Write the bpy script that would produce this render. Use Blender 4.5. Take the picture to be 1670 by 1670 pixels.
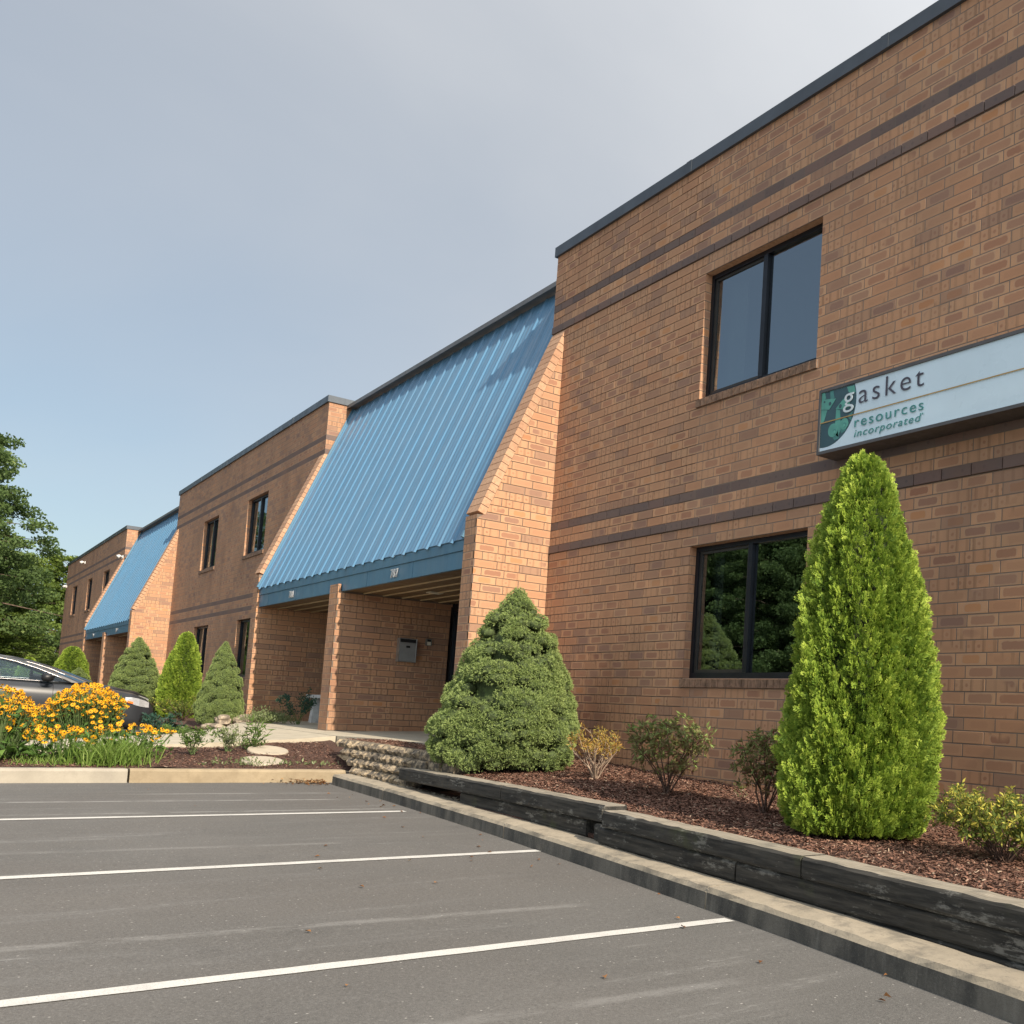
import bpy, bmesh, math, random
import numpy as np
from mathutils import Vector, Matrix

S = bpy.context.scene
for o in list(bpy.data.objects):
    bpy.data.objects.remove(o)
COL = S.collection
R = random.Random(7)
NR = np.random.default_rng(11)

# ------------------------------------------------------------------ camera
cam_d = bpy.data.cameras.new('camera')
cam = bpy.data.objects.new('camera', cam_d)
COL.objects.link(cam)
S.camera = cam
CAM = Vector((12.368, -6.299, 1.073))
FWD = Vector((-0.74929, 0.65685, 0.08412)).normalized()
RGT = Vector((0.66178, 0.74803, 0.05012))
RGT = (RGT - FWD * RGT.dot(FWD)).normalized()
UPV = RGT.cross(FWD)
m = Matrix((RGT, UPV, -FWD)).transposed().to_4x4()
m.translation = CAM
cam.matrix_world = m
cam_d.sensor_fit = 'HORIZONTAL'
cam_d.sensor_width = 36.0
cam_d.lens = 36.0 * 1652.2 / 1670.0
cam_d.shift_x = (835 - 1285.0) / 1670.0
cam_d.shift_y = (1036.5 - 835) / 1670.0
cam_d.clip_start = 0.1
cam_d.clip_end = 2000.0

# ------------------------------------------------------------------ light
SUN_EL = math.radians(32.5)
SUN_AZ = math.radians(1.3)          # degrees outside the plane of the facade
sdir = Vector((math.cos(SUN_EL) * math.cos(SUN_AZ), -math.cos(SUN_EL) * math.sin(SUN_AZ), math.sin(SUN_EL)))
sun_d = bpy.data.lights.new('sun', 'SUN')
sun_d.energy = 3.8
sun_d.angle = math.radians(0.5)
sun_d.color = (1.0, 0.87, 0.70)
sun = bpy.data.objects.new('sun', sun_d)
COL.objects.link(sun)
sun.rotation_euler = sdir.to_track_quat('Z', 'Y').to_euler()

W = bpy.data.worlds.new('World')
S.world = W
W.use_nodes = True
wn = W.node_tree
wn.nodes.clear()
def wnode(t, **k):
    n = wn.nodes.new(t)
    for a, b in k.items():
        setattr(n, a, b)
    return n
wout = wnode('ShaderNodeOutputWorld')
wbg = wnode('ShaderNodeBackground')
sky = wnode('ShaderNodeTexSky')
sky.sky_type = 'NISHITA'
sky.sun_disc = False
sky.sun_elevation = SUN_EL
sky.sun_rotation = math.atan2(sdir.x, sdir.y)
sky.air_density = 0.9
sky.dust_density = 1.2
sky.ozone_density = 1.0
wtc = wnode('ShaderNodeTexCoord')
wmap = wnode('ShaderNodeMapping')
wmap.inputs['Scale'].default_value = (1.0, 1.0, 2.2)
wnoise = wnode('ShaderNodeTexNoise')
wnoise.inputs['Scale'].default_value = 1.7
wnoise.inputs['Detail'].default_value = 6.0
wnoise.inputs['Roughness'].default_value = 0.5
wnoise.inputs['Distortion'].default_value = 0.4
wn.links.new(wtc.outputs['Generated'], wmap.inputs['Vector'])
wn.links.new(wmap.outputs['Vector'], wnoise.inputs['Vector'])
# a thin high veil of cloud, thicker towards the north-east (behind the near block)
wdot = wnode('ShaderNodeVectorMath', operation='DOT_PRODUCT')
wn.links.new(wtc.outputs['Generated'], wdot.inputs[0])
wdot.inputs[1].default_value = (0.34, 0.60, 0.55)
wadd = wnode('ShaderNodeMath', operation='MULTIPLY_ADD')
wn.links.new(wnoise.outputs['Fac'], wadd.inputs[0])
wadd.inputs[1].default_value = 0.75
wn.links.new(wdot.outputs['Value'], wadd.inputs[2])
wramp = wnode('ShaderNodeMapRange')
wramp.inputs['From Min'].default_value = 0.0
wramp.inputs['From Max'].default_value = 1.0
wramp.inputs['To Min'].default_value = 0.30
wramp.inputs['To Max'].default_value = 0.93
wn.links.new(wadd.outputs['Value'], wramp.inputs['Value'])
wmix = wnode('ShaderNodeMix', data_type='RGBA')
wn.links.new(wramp.outputs['Result'], wmix.inputs['Factor'])
wsc = wnode('ShaderNodeVectorMath', operation='MULTIPLY')      # haze takes some of the blue's brightness
wsc.inputs[1].default_value = (0.52, 0.60, 0.585)
wn.links.new(sky.outputs['Color'], wsc.inputs[0])
wn.links.new(wsc.outputs['Vector'], wmix.inputs['A'])
# haze scatters sunlight forward: the veil is brighter on the sun's side of the sky
wsd = wnode('ShaderNodeVectorMath', operation='DOT_PRODUCT')
wn.links.new(wtc.outputs['Generated'], wsd.inputs[0])
wsd.inputs[1].default_value = tuple(sdir)
wfs = wnode('ShaderNodeMapRange')
wfs.interpolation_type = 'SMOOTHERSTEP'
wfs.inputs['From Min'].default_value = -0.75
wfs.inputs['From Max'].default_value = 1.05
wfs.inputs['To Min'].default_value = 0.92
wfs.inputs['To Max'].default_value = 2.1
wn.links.new(wsd.outputs['Value'], wfs.inputs['Value'])
wvl = wnode('ShaderNodeVectorMath', operation='SCALE')
wvl.inputs[0].default_value = (3.85, 3.90, 3.98)
wn.links.new(wfs.outputs['Result'], wvl.inputs['Scale'])
wn.links.new(wvl.outputs['Vector'], wmix.inputs['B'])
wn.links.new(wmix.outputs['Result'], wbg.inputs['Color'])
wbg.inputs['Strength'].default_value = 0.118
wn.links.new(wbg.outputs['Background'], wout.inputs['Surface'])

S.view_settings.view_transform = 'Standard'
S.view_settings.look = 'None'
S.view_settings.gamma = 1.0
S.view_settings.use_curve_mapping = False
S.view_settings.exposure = 0.77
S.render.engine = 'CYCLES'

# ------------------------------------------------------------------ helpers
def link(o, parent=None):
    COL.objects.link(o)
    if parent is not None:
        o.parent = parent
    return o

def tag(o, label=None, cat=None, group=None, kind=None):
    if label: o['label'] = label
    if cat: o['category'] = cat
    if group: o['group'] = group
    if kind: o['kind'] = kind
    return o

def empty(name, loc=(0, 0, 0), rz=0.0, label=None, cat=None, group=None):
    o = bpy.data.objects.new(name, None)
    COL.objects.link(o)
    o.location = loc
    o.rotation_euler = (0, 0, rz)
    o.empty_display_size = 0.2
    return tag(o, label, cat, group)

def setmat(me, mats):
    if not isinstance(mats, (list, tuple)):
        mats = [mats]
    for mm in mats:
        me.materials.append(mm)

def pobj(name, verts, faces, mats, parent=None, smooth=False, mi=None, local=True):
    """mesh from python lists; verts in world space, moved into the parent's space"""
    if parent is not None and local:
        M = pmat(parent).inverted()
        verts = [M @ Vector(v) for v in verts]
    me = bpy.data.meshes.new(name)
    me.from_pydata([tuple(v) for v in verts], [], faces)
    setmat(me, mats)
    if mi is not None:
        me.polygons.foreach_set('material_index', mi)
    if smooth:
        me.polygons.foreach_set('use_smooth', [True] * len(me.polygons))
    me.update()
    o = bpy.data.objects.new(name, me)
    return link(o, parent)

def pmat(o):
    M = Matrix.LocRotScale(o.location, o.rotation_euler, o.scale)
    return pmat(o.parent) @ M if o.parent else M

def nobj(name, V, F, mats, parent=None, smooth=False, attr=None, local=True, mi=None):
    """mesh from numpy arrays; F is (n,3) or (n,4); attr: dict name -> per-vertex float"""
    V = np.asarray(V, dtype=np.float64)
    if parent is not None and local:
        M = np.array(pmat(parent).inverted())
        V = V @ M[:3, :3].T + M[:3, 3]
    F = np.asarray(F, dtype=np.int32)
    me = bpy.data.meshes.new(name)
    me.vertices.add(len(V))
    me.vertices.foreach_set('co', V.astype(np.float32).ravel())
    k = F.shape[1]
    me.loops.add(F.size)
    me.loops.foreach_set('vertex_index', F.ravel())
    me.polygons.add(len(F))
    me.polygons.foreach_set('loop_start', np.arange(0, F.size, k, dtype=np.int32))
    try:
        me.polygons.foreach_set('loop_total', np.full(len(F), k, dtype=np.int32))
    except Exception:
        pass
    setmat(me, mats)
    if mi is not None:
        me.polygons.foreach_set('material_index', np.asarray(mi, dtype=np.int32))
    if smooth:
        me.polygons.foreach_set('use_smooth', np.ones(len(F), dtype=bool))
    if attr:
        for an, av in attr.items():
            a = me.attributes.new(an, 'FLOAT', 'POINT')
            a.data.foreach_set('value', np.asarray(av, dtype=np.float32))
    me.update(calc_edges=True)
    me.validate()
    o = bpy.data.objects.new(name, me)
    return link(o, parent)

class MB:
    """collects simple solids into one mesh"""
    def __init__(s):
        s.v = []; s.f = []; s.m = []
    def poly(s, pts, mi=0):
        n = len(s.v); s.v += [Vector(p) for p in pts]; s.f.append(tuple(range(n, n + len(pts)))); s.m.append(mi)
    def box(s, x0, x1, y0, y1, z0, z1, mi=0):
        n = len(s.v)
        s.v += [Vector(p) for p in ((x0,y0,z0),(x1,y0,z0),(x1,y1,z0),(x0,y1,z0),(x0,y0,z1),(x1,y0,z1),(x1,y1,z1),(x0,y1,z1))]
        for q in ((0,3,2,1),(4,5,6,7),(0,1,5,4),(1,2,6,5),(2,3,7,6),(3,0,4,7)):
            s.f.append(tuple(n + i for i in q)); s.m.append(mi)
    def hexa(s, pts, mi=0):
        n = len(s.v); s.v += [Vector(p) for p in pts]
        for q in ((0,3,2,1),(4,5,6,7),(0,1,5,4),(1,2,6,5),(2,3,7,6),(3,0,4,7)):
            s.f.append(tuple(n + i for i in q)); s.m.append(mi)
    def prism(s, pts, d, mi=0):
        """closed polygon pts extruded by vector d"""
        d = Vector(d); n = len(s.v); k = len(pts)
        s.v += [Vector(p) for p in pts] + [Vector(p) + d for p in pts]
        s.f.append(tuple(range(n + k - 1, n - 1, -1))); s.m.append(mi)
        s.f.append(tuple(range(n + k, n + 2 * k))); s.m.append(mi)
        for i in range(k):
            j = (i + 1) % k
            s.f.append((n + i, n + j, n + k + j, n + k + i)); s.m.append(mi)
    def tube(s, path, rad, seg=6, mi=0, caps=True):
        path = [Vector(p) for p in path]
        if not isinstance(rad, (list, tuple)): rad = [rad] * len(path)
        n = len(s.v); up = Vector((0.13, 0.29, 0.95))
        for i, p in enumerate(path):
            t = (path[min(i + 1, len(path) - 1)] - path[max(i - 1, 0)]).normalized()
            a = t.cross(up)
            if a.length < 1e-4: a = t.cross(Vector((1, 0, 0)))
            a.normalize(); b = t.cross(a)
            for k in range(seg):
                w = 2 * math.pi * k / seg
                s.v.append(p + (a * math.cos(w) + b * math.sin(w)) * rad[i])
        for i in range(len(path) - 1):
            for k in range(seg):
                k2 = (k + 1) % seg
                s.f.append((n + i*seg + k, n + i*seg + k2, n + (i+1)*seg + k2, n + (i+1)*seg + k)); s.m.append(mi)
        if caps:
            s.f.append(tuple(n + k for k in range(seg - 1, -1, -1))); s.m.append(mi)
            e = n + (len(path) - 1) * seg
            s.f.append(tuple(e + k for k in range(seg))); s.m.append(mi)
    def build(s, name, mats, parent=None, smooth=False, bevel=0.0, segs=2):
        o = pobj(name, s.v, s.f, mats, parent, smooth, s.m)
        if bevel > 0:
            b = o.modifiers.new('bevel', 'BEVEL'); b.width = bevel; b.segments = segs; b.limit_method = 'ANGLE'
            b.angle_limit = math.radians(40)
        return o

def copy_tree(o, parent=None):
    c = o.copy(); COL.objects.link(c); c.parent = parent
    for ch in [x for x in bpy.data.objects if x.parent == o]:
        copy_tree(ch, c)
    return c

# ------------------------------------------------------------------ materials
class NT:
    def __init__(s, name):
        s.mat = bpy.data.materials.new(name); s.mat.use_nodes = True
        s.t = s.mat.node_tree; s.t.nodes.clear()
        s.out = s.t.nodes.new('ShaderNodeOutputMaterial')
        s.b = s.t.nodes.new('ShaderNodeBsdfPrincipled')
        s.t.links.new(s.b.outputs[0], s.out.inputs['Surface'])
    def n(s, t, **k):
        x = s.t.nodes.new(t)
        for a, b in k.items(): setattr(x, a, b)
        return x
    def put(s, sock, v):
        if isinstance(v, bpy.types.NodeSocket): s.t.links.new(v, sock)
        elif v is not None: sock.default_value = v
    def math(s, op, a, b=None, c=None, clamp=False):
        x = s.n('ShaderNodeMath', operation=op); x.use_clamp = clamp
        s.put(x.inputs[0], a); s.put(x.inputs[1], b)
        if c is not None: s.put(x.inputs[2], c)
        return x.outputs[0]
    def mix(s, f, a, b, mode='MIX'):
        x = s.n('ShaderNodeMix', data_type='RGBA'); x.blend_type = mode
        s.put(x.inputs['Factor'], f)
        s.put(x.inputs['A'], a if isinstance(a, bpy.types.NodeSocket) else (*a, 1))
        s.put(x.inputs['B'], b if isinstance(b, bpy.types.NodeSocket) else (*b, 1))
        return x.outputs['Result']
    def rng(s, v, a, b, c=0.0, d=1.0, smooth=True):
        x = s.n('ShaderNodeMapRange'); x.interpolation_type = 'SMOOTHSTEP' if smooth else 'LINEAR'
        s.put(x.inputs['Value'], v); s.put(x.inputs['From Min'], a); s.put(x.inputs['From Max'], b)
        s.put(x.inputs['To Min'], c); s.put(x.inputs['To Max'], d)
        return x.outputs['Result']
    def pos(s):
        return s.n('ShaderNodeNewGeometry').outputs['Position']
    def objc(s):
        return s.n('ShaderNodeTexCoord').outputs['Object']
    def noise(s, vec, scale, detail=4, rough=0.55, out='Fac', dist=0.0):
        x = s.n('ShaderNodeTexNoise'); s.put(x.inputs['Vector'], vec)
        x.inputs['Scale'].default_value = scale; x.inputs['Detail'].default_value = detail
        x.inputs['Roughness'].default_value = rough; x.inputs['Distortion'].default_value = dist
        return x.outputs[out]
    def scalev(s, vec, sc):
        x = s.n('ShaderNodeVectorMath', operation='MULTIPLY'); s.put(x.inputs[0], vec); x.inputs[1].default_value = sc
        return x.outputs[0]
    def sep(s, vec):
        x = s.n('ShaderNodeSeparateXYZ'); s.put(x.inputs[0], vec); return x.outputs
    def bump(s, h, strength=0.3, dist=0.01):
        x = s.n('ShaderNodeBump'); s.put(x.inputs['Height'], h)
        x.inputs['Strength'].default_value = strength; x.inputs['Distance'].default_value = dist
        s.t.links.new(x.outputs[0], s.b.inputs['Normal'])
    def attr(s, name):
        x = s.n('ShaderNodeAttribute'); x.attribute_name = name; return x.outputs['Fac']
    def base(s, c): s.put(s.b.inputs['Base Color'], c if isinstance(c, bpy.types.NodeSocket) else (*c, 1))
    def rough(s, v): s.put(s.b.inputs['Roughness'], v)
    def set(s, **k):
        for a, v in k.items(): s.put(s.b.inputs[a.replace('_', ' ')], v)

C = 0.1016            # one brick course
BL = 0.3048           # one brick length
Z0 = 3.10             # underside of the lower dark band
def kz(k): return Z0 + k * C

def brick_material(name, axis, bands=(0, 3, 30, 33), wear_shade=0.30):
    t = NT(name)
    P = t.pos(); xyz = t.sep(P)
    u = xyz[0] if axis == 0 else xyz[1]
    v = t.math('DIVIDE', t.math('SUBTRACT', xyz[2], Z0), C)
    row = t.math('FLOOR', v)
    fv = t.math('SUBTRACT', v, row)
    par = t.math('ABSOLUTE', t.math('MODULO', row, 2.0))
    uu = t.math('ADD', t.math('DIVIDE', u, BL), t.math('MULTIPLY', par, 1 / 3))
    colm = t.math('FLOOR', uu)
    fu = t.math('SUBTRACT', uu, colm)
    cb = t.n('ShaderNodeCombineXYZ'); t.put(cb.inputs[0], colm); t.put(cb.inputs[1], row)
    wn_ = t.n('ShaderNodeTexWhiteNoise', noise_dimensions='2D'); t.put(wn_.inputs['Vector'], cb.outputs[0])
    r1 = wn_.outputs['Value']
    rc = t.n('ShaderNodeSeparateColor'); t.put(rc.inputs[0], wn_.outputs['Color'])
    r2, r3, r4 = rc.outputs[0], rc.outputs[1], rc.outputs[2]
    # clusters: stretches of wall where one kind of brick is more common
    clus = t.noise(P, 0.9, 2)
    ty = t.math('ADD', t.math('MULTIPLY', r1, 0.82), t.math('MULTIPLY', t.math('SUBTRACT', clus, 0.5), 1.1))
    ty = t.math('ADD', ty, 0.09)
    au = t.math('MULTIPLY', t.math('ABSOLUTE', t.math('SUBTRACT', fu, 0.5)), BL)
    av = t.math('MULTIPLY', t.math('ABSOLUTE', t.math('SUBTRACT', fv, 0.5)), C)
    grain = t.noise(P, 190.0, 3, 0.6)
    mott = t.noise(P, 26.0, 4, 0.6)
    wob = t.math('MULTIPLY', t.math('SUBTRACT', mott, 0.5), 0.022)
    # body colour
    body = t.mix(r2, (0.66, 0.362, 0.198), (0.52, 0.266, 0.142))
    body = t.mix(t.math('MULTIPLY', r4, 0.45), body, (0.52, 0.345, 0.21))
    # rounded dark heart
    hw = t.math('SUBTRACT', 0.104, t.math('MULTIPLY', r3, 0.045))
    hh = t.math('SUBTRACT', 0.013, t.math('MULTIPLY', r2, 0.009))
    qx = t.math('MAXIMUM', t.math('SUBTRACT', au, hw), 0.0)
    qy = t.math('MAXIMUM', t.math('SUBTRACT', av, hh), 0.0)
    dd = t.math('ADD', t.math('SQRT', t.math('ADD', t.math('MULTIPLY', qx, qx), t.math('MULTIPLY', qy, qy))), wob)
    heart = t.rng(dd, 0.017, 0.025, 1.0, 0.0)
    hcol = t.mix(r4, (0.255, 0.100, 0.062), (0.205, 0.110, 0.098))
    hcol = t.mix(t.rng(r3, 0.84, 0.88), hcol, (0.50, 0.205, 0.065))
    ish = t.rng(ty, 0.39, 0.43, 1.0, 0.0)
    hearted = t.mix(t.math('MULTIPLY', heart, t.math('MULTIPLY_ADD', r2, 0.55, 0.42)), body, hcol)
    rim = t.math('SUBTRACT', t.rng(dd, 0.019, 0.026), t.rng(dd, 0.027, 0.034))
    hearted = t.mix(t.math('MULTIPLY', rim, 0.35), hearted, (0.44, 0.33, 0.24))
    # three-cell brick: stripes and flashed dots
    c3 = t.math('ADD', t.math('MULTIPLY', fu, 3.0), t.math('MULTIPLY', r3, 0.6))
    f3 = t.math('SUBTRACT', c3, t.math('FLOOR', c3))
    d3 = t.math('MULTIPLY', t.math('ABSOLUTE', t.math('SUBTRACT', f3, 0.5)), 0.1016)
    ang = t.math('SQRT', t.math('ADD', t.math('MULTIPLY', d3, d3), t.math('MULTIPLY', av, av)))
    ang = t.math('ADD', ang, wob)
    cc = t.n('ShaderNodeCombineXYZ'); t.put(cc.inputs[0], t.math('ADD', t.math('MULTIPLY', colm, 7.0), t.math('FLOOR', c3))); t.put(cc.inputs[1], row)
    wc = t.n('ShaderNodeTexWhiteNoise', noise_dimensions='2D'); t.put(wc.inputs['Vector'], cc.outputs[0])
    rcell = wc.outputs['Value']
    ang = t.math('ADD', ang, t.math('MULTIPLY', t.rng(rcell, 0.35, 0.5, 1.0, 0.0), 0.05))
    dot = t.rng(ang, 0.008, 0.021, 1.0, 0.0)
    ring = t.math('SUBTRACT', t.rng(ang, 0.016, 0.022), t.rng(ang, 0.028, 0.034))
    strp = t.math('MULTIPLY', t.rng(t.math('ADD', d3, wob), 0.031, 0.039), t.math('MULTIPLY_ADD', rcell, 0.8, 0.2))
    cell = t.mix(t.math('MULTIPLY', strp, 0.62), body, (0.225, 0.125, 0.07))
    cell = t.mix(t.math('MULTIPLY', ring, 0.30), cell, (0.50, 0.34, 0.225))
    cell = t.mix(t.math('MULTIPLY', dot, t.math('MULTIPLY_ADD', rcell, 0.65, 0.0)), cell, (0.29, 0.13, 0.08))
    isc = t.rng(ty, 0.66, 0.70, 1.0, 0.0)
    plain = t.mix(t.math('MULTIPLY', heart, 0.28), body, (0.40, 0.20, 0.115))
    col = t.mix(isc, plain, cell)
    col = t.mix(ish, col, hearted)
    # dark band courses
    def isrow(k):
        return t.math('COMPARE', row, float(k), 0.3)
    band = isrow(bands[0])
    for bk in bands[1:]: band = t.math('MAXIMUM', band, isrow(bk))
    dk = t.mix(r2, (0.105, 0.085, 0.088), (0.155, 0.118, 0.108))
    dk = t.mix(t.math('MULTIPLY', dot, 0.5), dk, (0.055, 0.055, 0.07))
    col = t.mix(band, col, dk)
    # grain, weathering; the porch brick's painted shade goes in here too
    col = t.mix(t.rng(grain, 0.30, 0.75, 0.0, 0.22), col, (0.20, 0.13, 0.095))
    wsc = t.scalev(P, (0.9, 0.9, 0.55))
    weath = t.noise(wsc, 1.1, 5, 0.6)
    col = t.mix(t.rng(weath, 0.40, 0.74, wear_shade * 0.35, wear_shade), col, (0.22, 0.125, 0.08))
    blot = t.noise(t.scalev(P, (.55, .55, .22)), 1.6, 4, .6)
    col = t.mix(t.rng(blot, .52, .72, 0.0, .38), col, (0.20, 0.105, 0.068))
    col = t.mix(t.math('MULTIPLY', t.rng(r4, .80, .92), .45), col, (0.21, 0.125, 0.10))
    # mortar
    ed = t.math('MINIMUM', t.math('MULTIPLY', t.math('MINIMUM', fu, t.math('SUBTRACT', 1.0, fu)), BL),
                t.math('MULTIPLY', t.math('MINIMUM', fv, t.math('SUBTRACT', 1.0, fv)), C))
    mor = t.rng(ed, 0.0036, 0.0056, 1.0, 0.0)
    mcol = t.mix(t.noise(P, 0.8, 3), (0.125, 0.096, 0.076), (0.27, 0.21, 0.16))
    mcol = t.mix(t.math('MULTIPLY', band, 0.4), mcol, (0.09, 0.08, 0.075))
    col = t.mix(mor, col, mcol)
    t.base(col)
    t.rough(0.86)
    h = t.math('ADD', t.math('MULTIPLY', mor, -1.0), t.math('MULTIPLY', grain, 0.22))
    t.bump(h, 0.55, 0.006)
    return t.mat

MBX = brick_material('brick_facade', 0)
MBY = brick_material('brick_return', 1, (30, 33))
MBW = brick_material('brick_facade_worn', 0, (0, 3, 30, 33), 0.62)
MBP = brick_material('brick_porch', 1, (90,), 0.55)  # same brick, darkened: the porch's shade is put into its colour
MBF = brick_material('brick_fin_front', 0, (90,))

def simple(name, col, rough=0.6, metallic=0.0, var=0.12, scale=6.0, bump=0.0, bscale=60.0, coat=0.0, spec=None):
    t = NT(name)
    P = t.pos()
    n1 = t.noise(P, scale, 5, 0.6)
    dark = tuple(c * (1 - var * 2) for c in col)
    lite = tuple(min(1, c * (1 + var)) for c in col)
    t.base(t.mix(t.rng(n1, 0.3, 0.7), dark, lite))
    t.rough(t.rng(t.noise(P, scale * 3, 3), 0.3, 0.7, rough * 0.85, min(1, rough * 1.12)))
    t.set(Metallic=metallic)
    if coat: t.set(Coat_Weight=coat, Coat_Roughness=0.05)
    if spec is not None: t.b.inputs['Specular IOR Level'].default_value = spec
    if bump: t.bump(t.noise(P, bscale, 4, 0.6), bump, 0.01)
    return t.mat

M = {}
M['mortar'] = simple('mortar', (0.185, 0.145, 0.115), 0.95, var=0.15, scale=3, bump=0.4, bscale=120)
M['coping'] = simple('coping_metal', (0.085, 0.10, 0.118), 0.42, 0.35, var=0.10, scale=1.5)
M['ridge'] = simple('ridge_metal', (0.20, 0.19, 0.18), 0.45, 0.4, var=0.08, scale=2)
M['frame'] = simple('window_frame', (0.020, 0.023, 0.030), 0.38, 0.5, var=0.08)
M['framein'] = simple('window_frame_inner', (0.06, 0.055, 0.05), 0.45, 0.5, var=0.08)
M['soffit'] = simple('soffit_board', (0.155, 0.100, 0.052), 0.5, var=0.10, scale=3)
M['soffit_line'] = simple('soffit_joint', (0.52, 0.41, 0.25), 0.5, var=0.06)
M['white'] = simple('white_painted', (0.72, 0.72, 0.70), 0.5, var=0.05)
M['fixture'] = simple('light_diffuser', (0.62, 0.58, 0.48), 0.4, var=0.04)
M['plaster'] = simple('room_wall', (0.74, 0.78, 0.74), 0.9, var=0.05, scale=1)
M['roomdark'] = simple('room_floor', (0.07, 0.06, 0.055), 0.9, var=0.1)
M['roofdeck'] = simple('roof_membrane', (0.30, 0.30, 0.30), 0.9, var=0.1, scale=1)
M['dark'] = simple('dark_opening', (0.012, 0.012, 0.013), 0.5, var=0.1)
M['steel'] = simple('brushed_steel', (0.42, 0.43, 0.43), 0.38, 0.75, var=0.08, scale=10)
M['sill'] = simple('sill_brick', (0.245, 0.150, 0.098), 0.88, var=0.22, scale=13, bump=0.4, bscale=150)

def glass(name, tint, ior=1.75):
    t = NT(name)
    t.t.nodes.remove(t.b)
    fr = t.n('ShaderNodeFresnel'); fr.inputs['IOR'].default_value = ior
    gl = t.n('ShaderNodeBsdfGlossy'); gl.inputs['Roughness'].default_value = 0.006
    gl.inputs['Color'].default_value = (0.78, 0.91, 1.0, 1)
    bm = t.n('ShaderNodeBump'); bm.inputs['Strength'].default_value = 0.012; bm.inputs['Distance'].default_value = 0.05
    t.put(bm.inputs['Height'], t.noise(t.pos(), 1.6, 2)); t.put(gl.inputs['Normal'], bm.outputs[0])
    tr = t.n('ShaderNodeBsdfTransparent'); tr.inputs['Color'].default_value = (*tint, 1)
    mx = t.n('ShaderNodeMixShader'); t.put(mx.inputs[0], fr.outputs[0])
    t.put(mx.inputs[1], tr.outputs[0]); t.put(mx.inputs[2], gl.outputs[0])
    t.put(t.out.inputs['Surface'], mx.outputs[0])
    return t.mat
M['glass'] = glass('window_glass', (0.52, 0.60, 0.60), 3.6)

def blue_metal(name, col, rough, stain):
    t = NT(name); P = t.pos()
    n1 = t.noise(t.scalev(P, (6, 1.2, 1.2)), 1.0, 5, 0.6)
    c = t.mix(t.rng(n1, 0.35, 0.72, 0.0, stain), col, tuple(x * 0.72 + 0.05 for x in col))
    run = t.noise(t.scalev(P, (9, .5, .35)), 1.0, 5, .65)
    c = t.mix(t.rng(run, .52, .75, 0, .4), c, tuple(x * .5 for x in col))
    c = t.mix(t.rng(t.noise(P, 40, 3), 0.55, 0.8, 0, 0.12), c, (0.35, 0.45, 0.5))
    t.base(c); t.rough(t.rng(t.noise(P, 3, 4), 0.3, 0.7, rough * 0.8, rough * 1.2))
    t.set(Metallic=0.0); t.b.inputs['Specular IOR Level'].default_value = 0.42
    t.bump(t.noise(t.scalev(P, (3, 0.6, 0.6)), 1.0, 3), 0.10, 0.05)
    return t.mat
M['blue'] = blue_metal('blue_roof_metal', (0.098, 0.232, 0.380), 0.35, 0.65)
M['fascia'] = blue_metal('blue_fascia_metal', (0.082, 0.200, 0.305), 0.40, 0.5)

# ================================================================== the office building
bld = empty('office_building', (0, 0, 0), 0, 'long two storey brown brick office building with blue sloping metal entrance roofs', 'building')

def brick_single():
    t = NT('brick_single'); P = t.pos()
    rnd = t.n('ShaderNodeObjectInfo').outputs['Random']
    c = t.mix(rnd, (0.58, 0.36, 0.225), (0.45, 0.255, 0.155))
    c = t.mix(t.rng(t.noise(P, 28, 4, 0.6), 0.4, 0.7, 0, 0.5), c, (0.30, 0.155, 0.09))
    c = t.mix(t.rng(t.noise(P, 180, 3), 0.35, 0.75, 0, 0.25), c, (0.22, 0.14, 0.1))
    t.base(c); t.rough(0.86); t.bump(t.noise(P, 170, 3), 0.35, 0.004)
    return t.mat
M['brick1'] = brick_single()

ZT = kz(41)            # underside of coping
ZB = -0.4              # walls go below the ground
JT = 0.010             # mortar joint

def wall_quads(mb, x0, x1, z0, z1, holes, y, mi=0):
    xs = sorted({x0, x1, *[h[0] for h in holes], *[h[1] for h in holes]})
    zs = sorted({z0, z1, *[h[2] for h in holes], *[h[3] for h in holes]})
    for a, b in zip(xs, xs[1:]):
        for c, d in zip(zs, zs[1:]):
            if any(a >= h[0] - 1e-6 and b <= h[1] + 1e-6 and c >= h[2] - 1e-6 and d <= h[3] + 1e-6 for h in holes):
                continue
            mb.poly(((a, y, c), (b, y, c), (b, y, d), (a, y, d)), mi)

def reveal(mb, h, y0, y1):
    x0, x1, z0, z1 = h
    mb.poly(((x0, y0, z0), (x0, y1, z0), (x0, y1, z1), (x0, y0, z1)), 1)
    mb.poly(((x1, y1, z0), (x1, y0, z0), (x1, y0, z1), (x1, y1, z1)), 1)
    mb.poly(((x0, y0, z1), (x0, y1, z1), (x1, y1, z1), (x1, y0, z1)), 2)
    mb.poly(((x0, y1, z0), (x0, y0, z0), (x1, y0, z0), (x1, y1, z0)), 2)

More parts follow.
